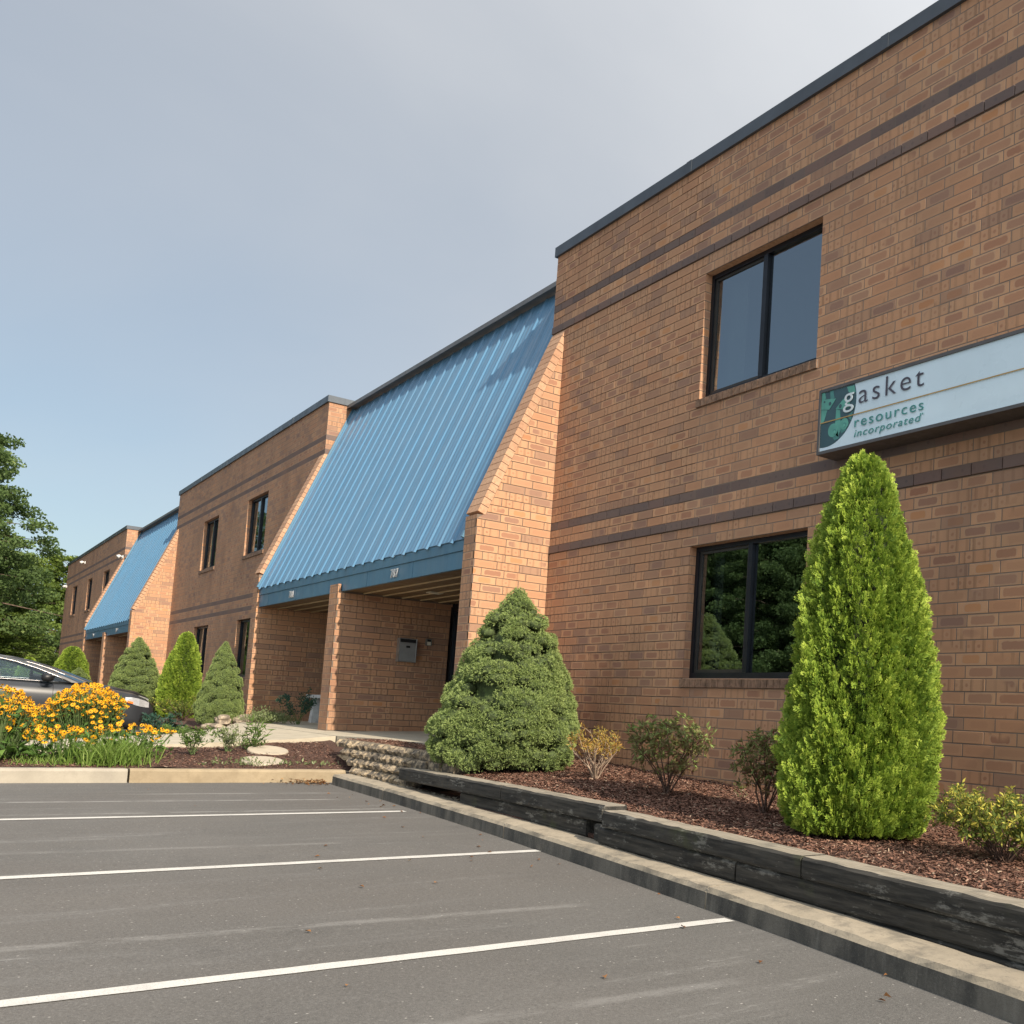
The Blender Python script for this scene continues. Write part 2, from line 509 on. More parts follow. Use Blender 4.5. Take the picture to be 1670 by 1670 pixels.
def window(parent, h, detail, label=None):
    x0, x1, z0, z1 = h
    Y = 0.085
    w = 0.052
    mb = MB()
    mb.box(x0 + .002, x0 + w, Y, Y + .07, z0 + .002, z1 - .002)
    mb.box(x1 - w, x1 - .002, Y, Y + .07, z0 + .002, z1 - .002)
    mb.box(x0 + w, x1 - w, Y + .001, Y + .069, z0 + .002, z0 + w + .01)
    mb.box(x0 + w, x1 - w, Y + .001, Y + .069, z1 - w, z1 - .002)
    xm = x0 + (x1 - x0) * 0.50
    mb.box(xm - .032, xm + .032, Y - .006, Y + .064, z0 + w + .01, z1 - w)
    fr = mb.build('window', M['frame'], parent)
    if label: fr['label'] = label
    # inner sash of the sliding lite
    if detail:
        mb = MB()
        a, b, c, d = x0 + w, xm - .038, z0 + w + .01, z1 - w
        mb.box(a, a + .035, Y + .02, Y + .05, c, d)
        mb.box(b - .03, b, Y + .02, Y + .05, c, d)
        mb.box(a + .035, b - .03, Y + .021, Y + .049, c, c + .035)
        mb.box(a + .035, b - .03, Y + .021, Y + .049, d - .03, d)
        mb.build('sash', M['framein'], fr)
    for (a, b) in ((x0 + w, xm - .038), (xm + .038, x1 - w)):
        mb = MB()
        yy = Y + .034
        mb.poly(((a, yy, z0 + w + .01), (b, yy, z0 + w + .01), (b, yy, z1 - w), (a, yy, z1 - w)))
        mb.build('pane', M['glass'], fr)
    # rowlock sill: brick on edge, 10 cm high, a little proud
    n = int(round((x1 - x0 + .06) / 0.0975))
    bw = (x1 - x0 + .06) / n
    if detail:
        mb = MB()
        mb.hexa(((0.004, -.022, -C + .006), (bw - .004, -.022, -C + .006), (bw - .004, .10, -C + .006), (.004, .10, -C + .006),
                 (0.004, -.022, -.014), (bw - .004, -.022, -.014), (bw - .004, .10, -.001), (.004, .10, -.001)))
        first = mb.build('sill_brick', M['sill'], fr)
        first.location = (x0 - .03, 0, z0)
        for i in range(1, n):
            c_ = first.copy(); COL.objects.link(c_); c_.location = (x0 - .03 + i * bw, R.uniform(-.002, .002), z0 + R.uniform(-.001, .001))
        mb = MB(); mb.box(x0 - .028, x1 + .028, -.012, .09, z0 - C + .01, z0 - .02); mb.build('sill_mortar', M['mortar'], fr)
    else:
        mb = MB(); mb.hexa(((x0 - .03, -.025, z0 - C), (x1 + .03, -.025, z0 - C), (x1 + .03, .1, z0 - C), (x0 - .03, .1, z0 - C),
                            (x0 - .03, -.025, z0 - .016), (x1 + .03, -.025, z0 - .016), (x1 + .03, .1, z0 - .002), (x0 - .03, .1, z0 - .002)))
        mb.build('sill', M['sill'], fr)
    if detail:
        fr_ = .52 if z0 > 3 else .34
        xa, xb = x0 + w - .12, x0 + w - .12 + (xm - x0 - w) * fr_
        mb = MB(); mb.box(xa, xb, .30, .315, z0 - .05, z1 + .05); mb.build('pale_panel', M['plaster'], fr)  # pale panel added behind the glass to make the pane's lighter strip
    # the room behind
    mb = MB()
    a, b, c, d, e = x0 - .25, x1 + 1.1, z0 - .75, z1 + .35, 3.6
    y0 = .16
    mb.poly(((a, e, c), (b, e, c), (b, e, d), (a, e, d)), 0)
    mb.poly(((a, y0, c), (a, e, c), (a, e, d), (a, y0, d)), 0)
    mb.poly(((b, e, c), (b, y0, c), (b, y0, d), (b, e, d)), 0)
    mb.poly(((a, y0, c), (b, y0, c), (b, e, c), (a, e, c)), 1)
    mb.poly(((a, e, d), (b, e, d), (b, y0, d), (a, y0, d)), 0)
    mb.build('room', [M['plaster'], M['roomdark']], fr)
    return fr

KW = [(14, 28), (-16, -2)]                    # window rows in courses: upper, lower
def holes_at(xs):
    return [(a, b, kz(k0), kz(k1)) for (a, b) in xs for (k0, k1) in KW]

def coping(parent, x0, x1, left_end=True, right_end=True):
    mb = MB()
    mb.box(x0 - .03, x1 + .03, -.035, .30, ZT - .012, ZT + .125)
    for (a, b) in ((x0 - .03, x0 + .30), (x1 - .30, x1 + .03)):
        mb.box(a, b, .302, 13.9, ZT - .012, ZT + .125)
    # lap joints of the metal
    x = x0 + 3.05
    while x < x1 - .5:
        mb.box(x, x + .10, -.039, .302, ZT - .014, ZT + .128)
        x += 3.05
    return mb.build('coping', M['coping'], parent)

def block(x0, x1, wins, detail, name, label):
    """one brick block standing between the entrances; returns its front wall"""
    hs = holes_at(wins)
    mb = MB()
    if detail:
        xe = 9.2
        wall_quads(mb, x0, xe, ZB, ZT, hs, 0.006, 3)
        wall_quads(mb, xe, x1, ZB, ZT, hs, 0.0, 0)
    else:
        wall_quads(mb, x0, x1, ZB, ZT, hs, 0.0, 0)
    for h in hs:
        g = .003 if detail else 0.0
        reveal(mb, (h[0] + g, h[1] - g, h[2], h[3] - g), 0.003 if detail else 0.0, 0.13)
    # side returns, back and roof
    mb.poly(((x0, 14, ZB), (x0, 0.006 if detail else 0, ZB), (x0, 0.006 if detail else 0, ZT), (x0, 14, ZT)), 1)
    mb.poly(((x1, 0, ZB), (x1, 14, ZB), (x1, 14, ZT), (x1, 0, ZT)), 1)
    mb.poly(((x1, 14, ZB), (x0, 14, ZB), (x0, 14, ZT), (x1, 14, ZT)), 0)
    w = mb.build('facade_wall', [MBX if detail else MBW, MBY, M['brick1'], M['mortar']], bld)
    w['label'] = label
    mb = MB(); mb.box(x0 + .1, x1 - .1, .1, 13.9, ZT - .4, ZT - .2); mb.build('roof_deck', M['roofdeck'], bld)
    for h in hs: window(bld, h, detail and h[0] < 8)
    coping(bld, x0, x1)
    return w, hs

# ---- near block (right)
WA, HA = block(0.0, 14.9, [(3.51, 5.39), (8.41, 10.29)], True, 'near', 'near brick block with two dark brick double bands')
# its bricks, laid on the same grid the brick material uses
def row_cuts(k, a, b, holes):
    """x-intervals of row k between a and b outside the holes"""
    zc = kz(k + .5)
    iv = [(a, b)]
    for h in holes:
        # a rowlock sill replaces the course under each window
        top, bot = h[3], h[2] - C
        if bot < zc < top:
            e0, e1 = (h[0], h[1]) if zc > h[2] else (h[0] - .03, h[1] + .03)
            nv = []
            for p, q in iv:
                if e1 <= p or e0 >= q: nv.append((p, q)); continue
                if p < e0: nv.append((p, e0))
                if q > e1: nv.append((e1, q))
            iv = nv
    return iv

bricks = []
for k in range(-29, 41):
    off = (k % 2) / 3
    for p, q in row_cuts(k, 0.0, 9.2, HA):
        n0 = math.floor(p / BL + off); n1 = math.ceil(q / BL + off)
        for n in range(n0, n1):
            a, b = max(p, (n - off) * BL + JT / 2), min(q, (n + 1 - off) * BL - JT / 2)
            if b - a > .012:
                bricks.append((a, b, k))
Minv = cam.matrix_world.inverted()
def project(pt):
    v = Minv @ Vector(pt)
    f = 1652.2
    return 1285.0 + f * v.x / -v.z, 1036.5 - f * v.y / -v.z
def area(br):
    a, b, k = br
    q = [project(c) for c in ((a, 0, kz(k)), (b, 0, kz(k)), (b, 0, kz(k + 1)), (a, 0, kz(k + 1)))]
    if min(x for x, y in q) < 0 or max(x for x, y in q) > 1668 or min(y for x, y in q) < 2: return 0
    if kz(k) < .45: return 0
    # behind the sign board or the tall evergreen
    if 5.65 < a and 3.42 < kz(k + .5) < 4.15: return 0
    if kz(k) < 3.2 and b < 7.35 and a > 5.4: return 0
    s = 0
    for i in range(4):
        (x0, y0), (x1, y1) = q[i], q[(i + 1) % 4]
        s += x0 * y1 - x1 * y0
    return abs(s) / 2
order = sorted(bricks, key=area, reverse=True)
big = set(order[:300])
def proud(k): return .016 if k in (0, 30) else 0.0
shared = {}
rest = MB()
for br in bricks:
    a, b, k = br
    y0 = -proud(k) + R.uniform(-.0012, .0012)
    z0, z1 = kz(k) + JT / 2, kz(k + 1) - JT / 2
    if br in big:
        key = (round(b - a, 4), k in (0, 30))
        if key not in shared:
            mb = MB()
            L = b - a
            e = .0022
            mb.v = [Vector(c) for c in ((0, e, 0), (L, e, 0), (L, e, z1 - z0), (0, e, z1 - z0),
                    (e, 0, e), (L - e, 0, e), (L - e, 0, z1 - z0 - e), (e, 0, z1 - z0 - e),
                    (0, .05, 0), (L, .05, 0), (L, .05, z1 - z0), (0, .05, z1 - z0))]
            mb.f = [(4, 5, 6, 7), (0, 1, 5, 4), (1, 2, 6, 5), (2, 3, 7, 6), (3, 0, 4, 7),
                    (8, 9, 1, 0), (9, 10, 2, 1), (10, 11, 3, 2), (11, 8, 0, 3)]
            mb.m = [0] * 9
            o = mb.build('brick', MBX, WA)
            shared[key] = o.data
        else:
            o = bpy.data.objects.new('brick', shared[key]); link(o, WA)
        o.location = (a, y0, z0)
    else:
        rest.hexa(((a, y0, z0), (b, y0, z0), (b, .04, z0), (a, .04, z0), (a, y0, z1), (b, y0, z1), (b, .04, z1), (a, .04, z1)))
ro = rest.build('brick_courses', MBX, WA)
tag(ro, kind='stuff')

block(-24.5, -9.75, [(-20.57, -18.80), (-15.72, -13.88)], False, 'middle', 'middle brick block with four narrow dark windows')
block(-52.0, -34.2, [(-49.0, -47.45), (-43.9, -42.45), (-39.2, -37.62)], False, 'far', 'farthest brick block beside the trees')

# ---- fins with sloping brick tops
YF, ZF, YS, ZS = -1.02, 3.50, 0.0, kz(30)      # front, top of front, slope meets wall
def slope_y(z, off=0.0):
    return max(YF, YF + (z - ZF) / (ZS - ZF) * (YS - YF)) + (off if z > ZF - .02 else 0)

def side_bricks(mb, X, sgn, y_of, y1, k0, k1):
    """bricks on a wall facing +-X; y_of(z) gives the front edge"""
    for k in range(k0, k1):
        za, zb = kz(k) + JT / 2, kz(k + 1) - JT / 2
        off = (k % 2) / 3
        ya, yb = y_of(za), y_of(zb)
        lo = min(ya, yb)
        for n in range(math.floor(lo / BL + off), math.ceil(y1 / BL + off)):
            s, e = (n - off) * BL + JT / 2, min(y1, (n + 1 - off) * BL - JT / 2)
            sa, sb = max(s, ya), max(s, yb)
            if e - min(sa, sb) < .02: continue
            sa, sb = min(sa, e - .003), min(sb, e - .003)
            d = R.uniform(-.001, .001)
            x0, x1 = X - sgn * .03, X + sgn * (.0 + d)
            mb.hexa(((x0, sa, za), (x1, sa, za), (x1, e, za), (x0, e, za), (x0, sb, zb), (x1, sb, zb), (x1, e, zb), (x0, e, zb)))

def fin(x0, x1, detail, label, zb=ZB):
    cp = .105
    off = cp / math.sin(math.atan2(ZS - ZF, YS - YF))
    ins = .006 if detail else 0.0
    mb = MB()
    dd = Vector((YS - YF, ZS - ZF)).normalized()
    prof = [(YS, zb), (YF, zb), (YF, ZF - dd.x * cp), (YF + dd.y * cp, ZF - dd.x * cp), (YS, ZS - (ZS - ZF) / (YS - YF) * off)]
    # core: front face, two sides
    L = [Vector((x0, y, z)) for y, z in prof]; Rr = [Vector((x1 - ins, y, z)) for y, z in prof]
    mb.poly(Rr[::-1], 3 if detail else 1); mb.poly(L, 1)
    mb.poly((L[1], Rr[1], Rr[2], L[2]), 0)
    mb.poly((L[2], Rr[2], Rr[3], L[3]), 0)
    mb.poly((L[3], Rr[3], Rr[4], L[4]), 2)
    f = mb.build('fin_wall', [MBF, MBY, M['brick1'], M['mortar']], bld)
    f['label'] = label
    if detail:
        mb = MB()
        side_bricks(mb, x1, 1, lambda z: (slope_y(z) + off + .004) if z > ZF - .1 + .1 else YF, -.004, -27, 30)
        tag(mb.build('brick_courses', MBY, f), kind='stuff')
    # brick-on-edge capping up the slope
    d = Vector((0, YS - YF, ZS - ZF)); Ls = d.length; d.normalize()
    nrm = Vector((0, -d.z, d.y))
    n = int(Ls / .1016); st = Ls / n
    base = Vector((0, YF, ZF)) - nrm * cp
    if detail:
        mb = MB()
        j = .0045
        c8 = []
        for h in (0, cp):
            for (xx, tt) in ((x0, j), (x1 + .004, j), (x1 + .004, st - j), (x0, st - j)):
                c8.append(Vector((xx, 0, 0)) + d * tt + nrm * h)
        mb.hexa(c8)
        o0 = mb.build('cap_brick', M['brick1'], f)
        for i in range(n):
            o = o0 if i == 0 else o0.copy()
            if i: COL.objects.link(o)
            o.location = base + d * (st * i)
        mb = MB()
        q = [Vector((xx, 0, 0)) + base + d * tt + nrm * h for h in (.002, cp - .006) for (xx, tt) in ((x0 + .004, .01), (x1 - .003, .01), (x1 - .003, Ls - .02), (x0 + .004, Ls - .02))]
        mb.hexa(q); mb.build('cap_mortar', M['mortar'], f)
    else:
        mb = MB()
        for i in range(n):
            q = [Vector((xx, 0, 0)) + base + d * (st * i + tt) + nrm * h for h in (0, cp) for (xx, tt) in ((x0, .006), (x1, .006), (x1, st - .006), (x0, st - .006))]
            mb.hexa(q)
        mb.build('cap_course', M['brick1'], f)
    return f

def text_mesh(name, txt, size, mat, parent, loc, rot, depth=0.004, shear=0.0, spacing=1.0, align='LEFT', sx=1.0, offset=0.0):
    cu = bpy.data.curves.new(name, 'FONT'); cu.body = txt; cu.size = size; cu.extrude = depth
    cu.shear = shear; cu.space_character = spacing; cu.align_x = align; cu.offset = offset
    tmp = bpy.data.objects.new(name + '_tmp', cu); COL.objects.link(tmp)
    bpy.context.view_layer.update()
    me = bpy.data.meshes.new_from_object(tmp.evaluated_get(bpy.context.evaluated_depsgraph_get()))
    bpy.data.objects.remove(tmp); bpy.data.curves.remove(cu)
    me.materials.clear(); me.materials.append(mat)
    me.name = name
    for vtx in me.vertices: vtx.co.x *= sx
    o = bpy.data.objects.new(name, me); link(o, parent)
    o.location = loc; o.rotation_euler = rot
    return o

def entrance(x0, x1, xd, numbers, detail, zf):
    """recessed porch with blue sloping roof between two fins"""
    w = .345
    fin(x1, x1 + w, detail, 'sunlit brick fin at the right end of the blue roof')
    fin(x0 - w, x0, detail, 'brick fin at the left end of the blue roof')
    # roof pan, a little behind the fins
    e = Vector((0, -1.00, 3.19)); t = Vector((0, 0.52, 7.20))
    dv = (t - e).normalized(); nv = Vector((0, -dv.z, dv.y))
    mb = MB()
    q = []
    for h in (-.08, 0.0):
        for (xx, pp) in ((x0 + .004, e), (x1 - .004, e), (x1 - .004, t), (x0 + .004, t)):
            q.append(Vector((xx, 0, 0)) + pp + nv * h)
    mb.hexa(q)
    roof = mb.build('metal_roof', M['blue'], bld)
    sp = 0.4215
    nr = int((x1 - x0) / sp)
    Ls = (t - e).length
    mb = MB()
    sec = [(-.044, -.002), (-.020, .021), (.020, .021), (.044, -.002)]
    A = [Vector((a, 0, 0)) + e - dv * .035 + nv * b for a, b in sec]
    B = [Vector((a, 0, 0)) + e + dv * (Ls - .02) + nv * b for a, b in sec]
    for i in range(3): mb.poly((A[i], A[i + 1], B[i + 1], B[i]))
    mb.poly(A[::-1])
    # two shallow swages in each pan beside the rib
    for o_ in (.14, .28):
        s2 = [(o_ - .012, -.001), (o_ - .004, .004), (o_ + .004, .004), (o_ + .012, -.001)]
        A2 = [Vector((a, 0, 0)) + e + nv * b for a, b in s2]; B2 = [Vector((a, 0, 0)) + e + dv * (Ls - .02) + nv * b for a, b in s2]
        for i in range(3): mb.poly((A2[i], A2[i + 1], B2[i + 1], B2[i]))
    xr = x1 - .40
    first = None
    while xr > x0 + .06:
        if first is None:
            first = mb.build('rib', M['blue'], roof); o = first
        else:
            o = first.copy(); COL.objects.link(o)
        o.location = (xr, 0, 0)
        xr -= sp
    # edge flashing against both fins
    for (a, b) in ((x1 - .055, x1 - .003), (x0 + .003, x0 + .045)):
        mb = MB(); q = []
        for h in (.003, .055):
            for (xx, pp) in ((a, e), (b, e), (b, t), (a, t)):
                q.append(Vector((xx, 0, 0)) + pp + nv * h)
        mb.hexa(q); mb.build('edge_flashing', M['fascia'], roof)
    # ridge cap
    mb = MB()
    mb.box(x0 + .005, x1 - .005, .36, .80, 7.215, 7.262)
    mb.box(x0 + .005, x1 - .005, .355, .372, 7.185, 7.214)
    mb.build('ridge_cap', M['ridge'], roof)
    mb = MB(); mb.box(x0 + .02, x1 - .02, .60, 13.8, 6.95, 7.05); mb.build('roof_deck', M['roofdeck'], bld)
    # fascia in two bands
    mb = MB()
    mb.box(x0 + .004, x1 - .004, -.985, -.93, 3.062, 3.178)
    mb.box(x0 + .004, x1 - .004, -.990, -.93, 3.046, 3.060)
    mb.box(x0 + .004, x1 - .004, -.972, -.93, 2.815, 3.044)
    fa = mb.build('fascia', M['fascia'], bld)
    if detail:
        x = x0 + .62
        while x < x1 - .3:
            mb = MB(); mb.box(x, x + .03, -.976, -.9725, 2.818, 3.042); mb.build('fascia_joint', M['fascia'], fa)
            x += 1.83
    for (tx, xx) in numbers:
        text_mesh('house_number', tx, .18, M['number'], fa, (xx, -.988, 2.868), (math.radians(90), 0, 0), depth=.008, spacing=1.12)
    # soffit boards
    so_e = None
    yb = -.93
    mb = MB(); mb.box(x0 + .003, x1 - .003, -.93, .92, 2.852, 2.90); so = mb.build('soffit', M['soffit'], bld)
    i = 0
    while yb < .88:
        y2 = min(yb + .318, .92)
        mb = MB(); mb.box(x0 + .003, x1 - .003, yb + .004, y2 - .020, 2.822, 2.851); mb.build('soffit_board', M['soffit'], so)
        mb = MB(); mb.box(x0 + .003, x1 - .003, y2 - .019, y2 + .003, 2.806, 2.850); mb.build('joint_strip', M['soffit_line'], so)
        yb = y2
    for lx in (x1 - 3.33, x0 + 1.75):
        mb = MB(); mb.box(lx - .10, lx + .10, -.11, .09, 2.805, 2.8205); mb.build('soffit_light', M['fixture'], so)
    # dividing wall
    d0, d1 = xd
    mb = MB()
    yF, yBk = -1.035, .87
    ins = .006 if detail else 0
    mb.poly(((d0, yF, zf), (d1, yF, zf), (d1, yF, 2.93), (d0, yF, 2.93)), 0)
    mb.poly(((d0, yF, 2.93), (d1, yF, 2.93), (d1, -.99, 2.93), (d0, -.99, 2.93)), 0)
    mb.poly(((d1 - ins, yF + .004, zf), (d1 - ins, yBk, zf), (d1 - ins, yBk, 2.82), (d1 - ins, yF + .004, 2.82)), 3 if detail else 1)
    mb.poly(((d0, yBk, zf), (d0, yF, zf), (d0, yF, 2.82), (d0, yBk, 2.82)), 1)
    mb.poly(((d1, yF, 2.8), (d1, -.99, 2.8), (d1, -.99, 2.93), (d1, yF, 2.93)), 1)
    mb.poly(((d0, -.99, 2.8), (d0, yF, 2.8), (d0, yF, 2.93), (d0, -.99, 2.93)), 1)
    dv_ = mb.build('divider_wall', [MBF, MBY, M['brick1'], M['mortar']], bld)
    if detail:
        mb = MB(); side_bricks(mb, d1, 1, lambda z: yF, yBk, -25, -3)
        tag(mb.build('brick_courses', MBP, dv_), kind='stuff')
    # porch side wall beyond the fin: bricks standing proud of the block's own side
    if detail:
        mb = MB(); side_bricks(mb, x0 + .006, 1, lambda z: .004, .90, -25, -3)
        tag(mb.build('brick_courses', MBP, bld), kind='stuff')
    # glazed entrance doors at the back of the porch
    for (a, b) in ((d1 + .002, x1 - .002), (x0 + .002, d0 - .002)):
        mb = MB(); yb = .90
        n = 4; wd = (b - a) / n
        for i in range(n + 1):
            xx = min(max(a, a + i * wd - .035), b - .07)
            mb.box(xx, xx + .07, yb, yb + .10, zf, 2.82)
        mb.box(a, b, yb + .001, yb + .099, 2.68, 2.819)
        mb.box(a, b, yb + .001, yb + .099, zf, zf + .26)
        dr = mb.build('entrance_door', M['frame'], bld)
        mb = MB(); mb.poly(((a, yb + .06, zf + .2), (b, yb + .06, zf + .2), (b, yb + .06, 2.7), (a, yb + .06, 2.7))); mb.build('pane', M['glass'], dr)
        mb = MB(); mb.box(a + wd * 1.1, a + wd * 1.1 + .03, yb - .07, yb - .04, 1.4, 1.9); mb.box(a + wd * 1.1, a + wd * 1.1 + .03, yb - .04, yb, 1.42, 1.45); mb.box(a + wd * 1.1, a + wd * 1.1 + .03, yb - .04, yb, 1.85, 1.88); mb.build('handle', M['steel'], dr)
        mb = MB(); mb.poly(((a, yb + 2.4, zf), (b, yb + 2.4, zf), (b, yb + 2.4, 2.8), (a, yb + 2.4, 2.8)))
        mb.poly(((a, yb + .1, zf), (b, yb + .1, zf), (b, yb + 2.4, zf), (a, yb + 2.4, zf)))
        mb.poly(((a, yb + .1, zf), (a, yb + 2.4, zf), (a, yb + 2.4, 2.8), (a, yb + .1, 2.8)))
        mb.poly(((b, yb + .1, zf), (b, yb + 2.4, zf), (b, yb + 2.4, 2.8), (b, yb + .1, 2.8)))
        mb.poly(((a, yb + .1, 2.8), (b, yb + .1, 2.8), (b, yb + 2.4, 2.8), (a, yb + 2.4, 2.8)))
        mb.build('lobby', M['roomdark'], dr)

M['number'] = simple('polished_number', (0.80, 0.78, 0.76), 0.35, 0.25, var=0.03)
entrance(-9.75, 0.0, (-5.16, -4.75), (('781', -7.66), ('787', -2.58)), True, 0.42)
entrance(-34.2, -24.5, (-29.5, -29.1), (('771', -32.2), ('777', -27.1)), False, 0.40)

# ================================================================== ground
def asp(x): return .017 - .0125 * max(-60.0, min(30.0, x))

def asphalt_mat():
    t = NT('asphalt'); P = t.pos()
    g = t.noise(P, 240, 3, 0.7)
    sp = t.n('ShaderNodeTexVoronoi'); t.put(sp.inputs['Vector'], P); sp.inputs['Scale'].default_value = 130
    pat = t.noise(P, 0.55, 5, 0.6)
    drag = t.noise(t.scalev(P, (3.2, 0.45, 1.0)), 1.0, 6, 0.62)       # scuffs along the driving direction
    fine = t.noise(t.scalev(P, (30, 7, 1)), 1.0, 4, 0.6)
    c = t.mix(t.rng(pat, 0.32, 0.70), (0.092, 0.090, 0.086), (0.118, 0.114, 0.108))
    c = t.mix(t.rng(t.noise(P, .22, 3), .42, .66, 0, .45), c, (0.108, 0.096, 0.086))
    c = t.mix(t.rng(drag, 0.52, 0.74, 0, 0.45), c, (0.165, 0.162, 0.155))
    c = t.mix(t.math('MULTIPLY', t.rng(drag, 0.60, 0.66), t.rng(fine, 0.50, 0.62, 0, 0.5)), c, (0.25, 0.245, 0.235))
    c = t.mix(t.rng(t.noise(P, 1.6, 4), 0.60, 0.76, 0, 0.35), c, (0.062, 0.060, 0.058))
    c = t.mix(t.rng(g, 0.46, 0.74, 0, 0.6), c, (0.25, 0.24, 0.225))
    c = t.mix(t.rng(t.noise(P, 75, 3, .7), .56, .72, 0, .5), c, (0.055, 0.052, 0.05))
    c = t.mix(t.rng(sp.outputs['Distance'], 0.0, 0.22, 0.30, 0.0), c, (0.05, 0.047, 0.045))
    # ghosts of older stall lines, nearly worn away
    xyz = t.sep(P)
    brk = t.noise(t.scalev(P, (1, .4, 1)), 6.0, 5, .7)
    for (x_, tl, y0_, y1_, am) in ((.98, .03, -8.0, -2.55, .75), (1.95, .012, -7.0, -2.15, .55), (.32, .02, -4.6, -2.3, .6), (4.1, .05, -6.8, -3.4, .3), (6.9, .06, -6.6, -3.0, .4), (8.7, .05, -6.5, -3.2, .35)):
        dx = t.math('ABSOLUTE', t.math('SUBTRACT', xyz[0], t.math('MULTIPLY_ADD', xyz[1], tl, x_ + tl * 5)))
        ms = t.rng(t.math('ADD', dx, t.math('MULTIPLY', t.math('SUBTRACT', brk, .5), .09)), .02, .07, am, 0.0)
        ms = t.math('MULTIPLY', ms, t.math('MULTIPLY', t.rng(xyz[1], y0_, y0_ + .5), t.rng(xyz[1], y1_ - .3, y1_, 1.0, 0.0)))
        ms = t.math('MULTIPLY', ms, t.rng(brk, .36, .56))
        c = t.mix(ms, c, (0.29, 0.285, 0.275))
    vs = t.n('ShaderNodeTexVoronoi'); t.put(vs.inputs['Vector'], P); vs.inputs['Scale'].default_value = 16
    c = t.mix(t.rng(vs.outputs['Distance'], .05, .10, .8, 0.0), c, (0.40, 0.385, 0.36))
    gr = t.noise(P, 62, 4, .75)
    c = t.mix(t.rng(gr, .52, .70, 0, .5), c, (0.21, 0.205, 0.195))
    c = t.mix(t.rng(gr, .48, .30, 0, .5), c, (0.05, 0.048, 0.046))
    t.base(c); t.rough(t.rng(drag, .3, .7, .95, .82))
    t.bump(t.math('ADD', t.math('MULTIPLY', g, .6), sp.outputs['Distance']), 0.45, 0.004)
    return t.mat
M['asphalt'] = asphalt_mat()

def concrete(name, col, stain, sa, bump=0.35):
    t = NT(name); P = t.pos()
    a = t.noise(P, 2.2, 6, 0.62); b = t.noise(P, 90, 3, 0.65)
    c = t.mix(t.rng(a, 0.3, 0.7), tuple(x * .86 for x in col), tuple(min(1, x * 1.08) for x in col))
    c = t.mix(t.rng(t.noise(P, 5.5, 6, 0.66), 0.46, 0.68, 0, sa), c, stain)
    c = t.mix(t.rng(b, 0.5, 0.8, 0, 0.35), c, tuple(x * .62 for x in col))
    c = t.mix(t.rng(t.noise(P, 38, 4, .75), .55, .72, 0, sa * .9), c, stain)
    t.base(c); t.rough(0.9); t.bump(b, bump, 0.006)
    return t.mat
M['walk'] = concrete('walk_concrete', (0.47, 0.42, 0.325), (0.35, 0.305, 0.235), 0.35)
M['kerb_top'] = concrete('kerb_concrete', (0.36, 0.31, 0.235), (0.15, 0.135, 0.11), 0.75)
M['kerb_far'] = concrete('kerb_concrete_tan', (0.33, 0.265, 0.175), (0.22, 0.17, 0.105), 0.5, 0.5)
M['kerb_pale'] = concrete('kerb_concrete_pale', (0.36, 0.325, 0.265), (0.26, 0.235, 0.195), 0.4)
M['disc'] = concrete('stepping_stone', (0.46, 0.40, 0.31), (0.34, 0.30, 0.24), 0.4)

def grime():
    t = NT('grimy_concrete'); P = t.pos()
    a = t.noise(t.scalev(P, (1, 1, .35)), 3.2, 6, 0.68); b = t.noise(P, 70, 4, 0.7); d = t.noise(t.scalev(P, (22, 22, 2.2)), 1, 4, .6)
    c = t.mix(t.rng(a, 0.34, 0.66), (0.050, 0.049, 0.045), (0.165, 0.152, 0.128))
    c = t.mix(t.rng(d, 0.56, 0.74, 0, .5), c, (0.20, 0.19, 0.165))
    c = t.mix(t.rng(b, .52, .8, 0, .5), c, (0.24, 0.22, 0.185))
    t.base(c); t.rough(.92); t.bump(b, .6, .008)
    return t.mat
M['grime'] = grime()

def timber_mat():
    t = NT('creosoted_timber'); P = t.pos()
    g = t.noise(t.scalev(P, (2.0, 40, 40)), 1.0, 5, 0.65)
    a = t.math('ADD', t.math('MULTIPLY', t.noise(t.scalev(P, (2.6, 6, 6.5)), 1.0, 6, 0.75), .7), t.math('MULTIPLY', t.noise(t.scalev(P, (9, 60, 60)), 1.0, 4, .7), .3))
    c = t.mix(t.rng(g, .3, .7), (0.014, 0.014, 0.013), (0.060, 0.056, 0.048))
    c = t.mix(t.rng(a, .54, .62, 0, .85), c, (0.19, 0.185, 0.165))
    c = t.mix(t.rng(t.noise(P, 1.8, 5, .6), .60, .72, 0, .5), c, (0.075, 0.085, 0.035))
    t.base(c); t.rough(.88); t.bump(g, .55, .008)
    return t.mat
M['timber'] = timber_mat()
def timber_top():
    t = NT('weathered_timber_top'); P = t.pos()
    g = t.noise(t.scalev(P, (2.5, 60, 10)), 1.0, 5, 0.65)
    c = t.mix(t.rng(g, .3, .7), (0.20, 0.175, 0.135), (0.37, 0.33, 0.265))
    c = t.mix(t.rng(t.noise(P, 3.2, 5, .6), .5, .68, 0, .6), c, (0.115, 0.11, 0.095))
    t.base(c); t.rough(.92); t.bump(g, .5, .008)
    return t.mat
M['timber_top'] = timber_top()

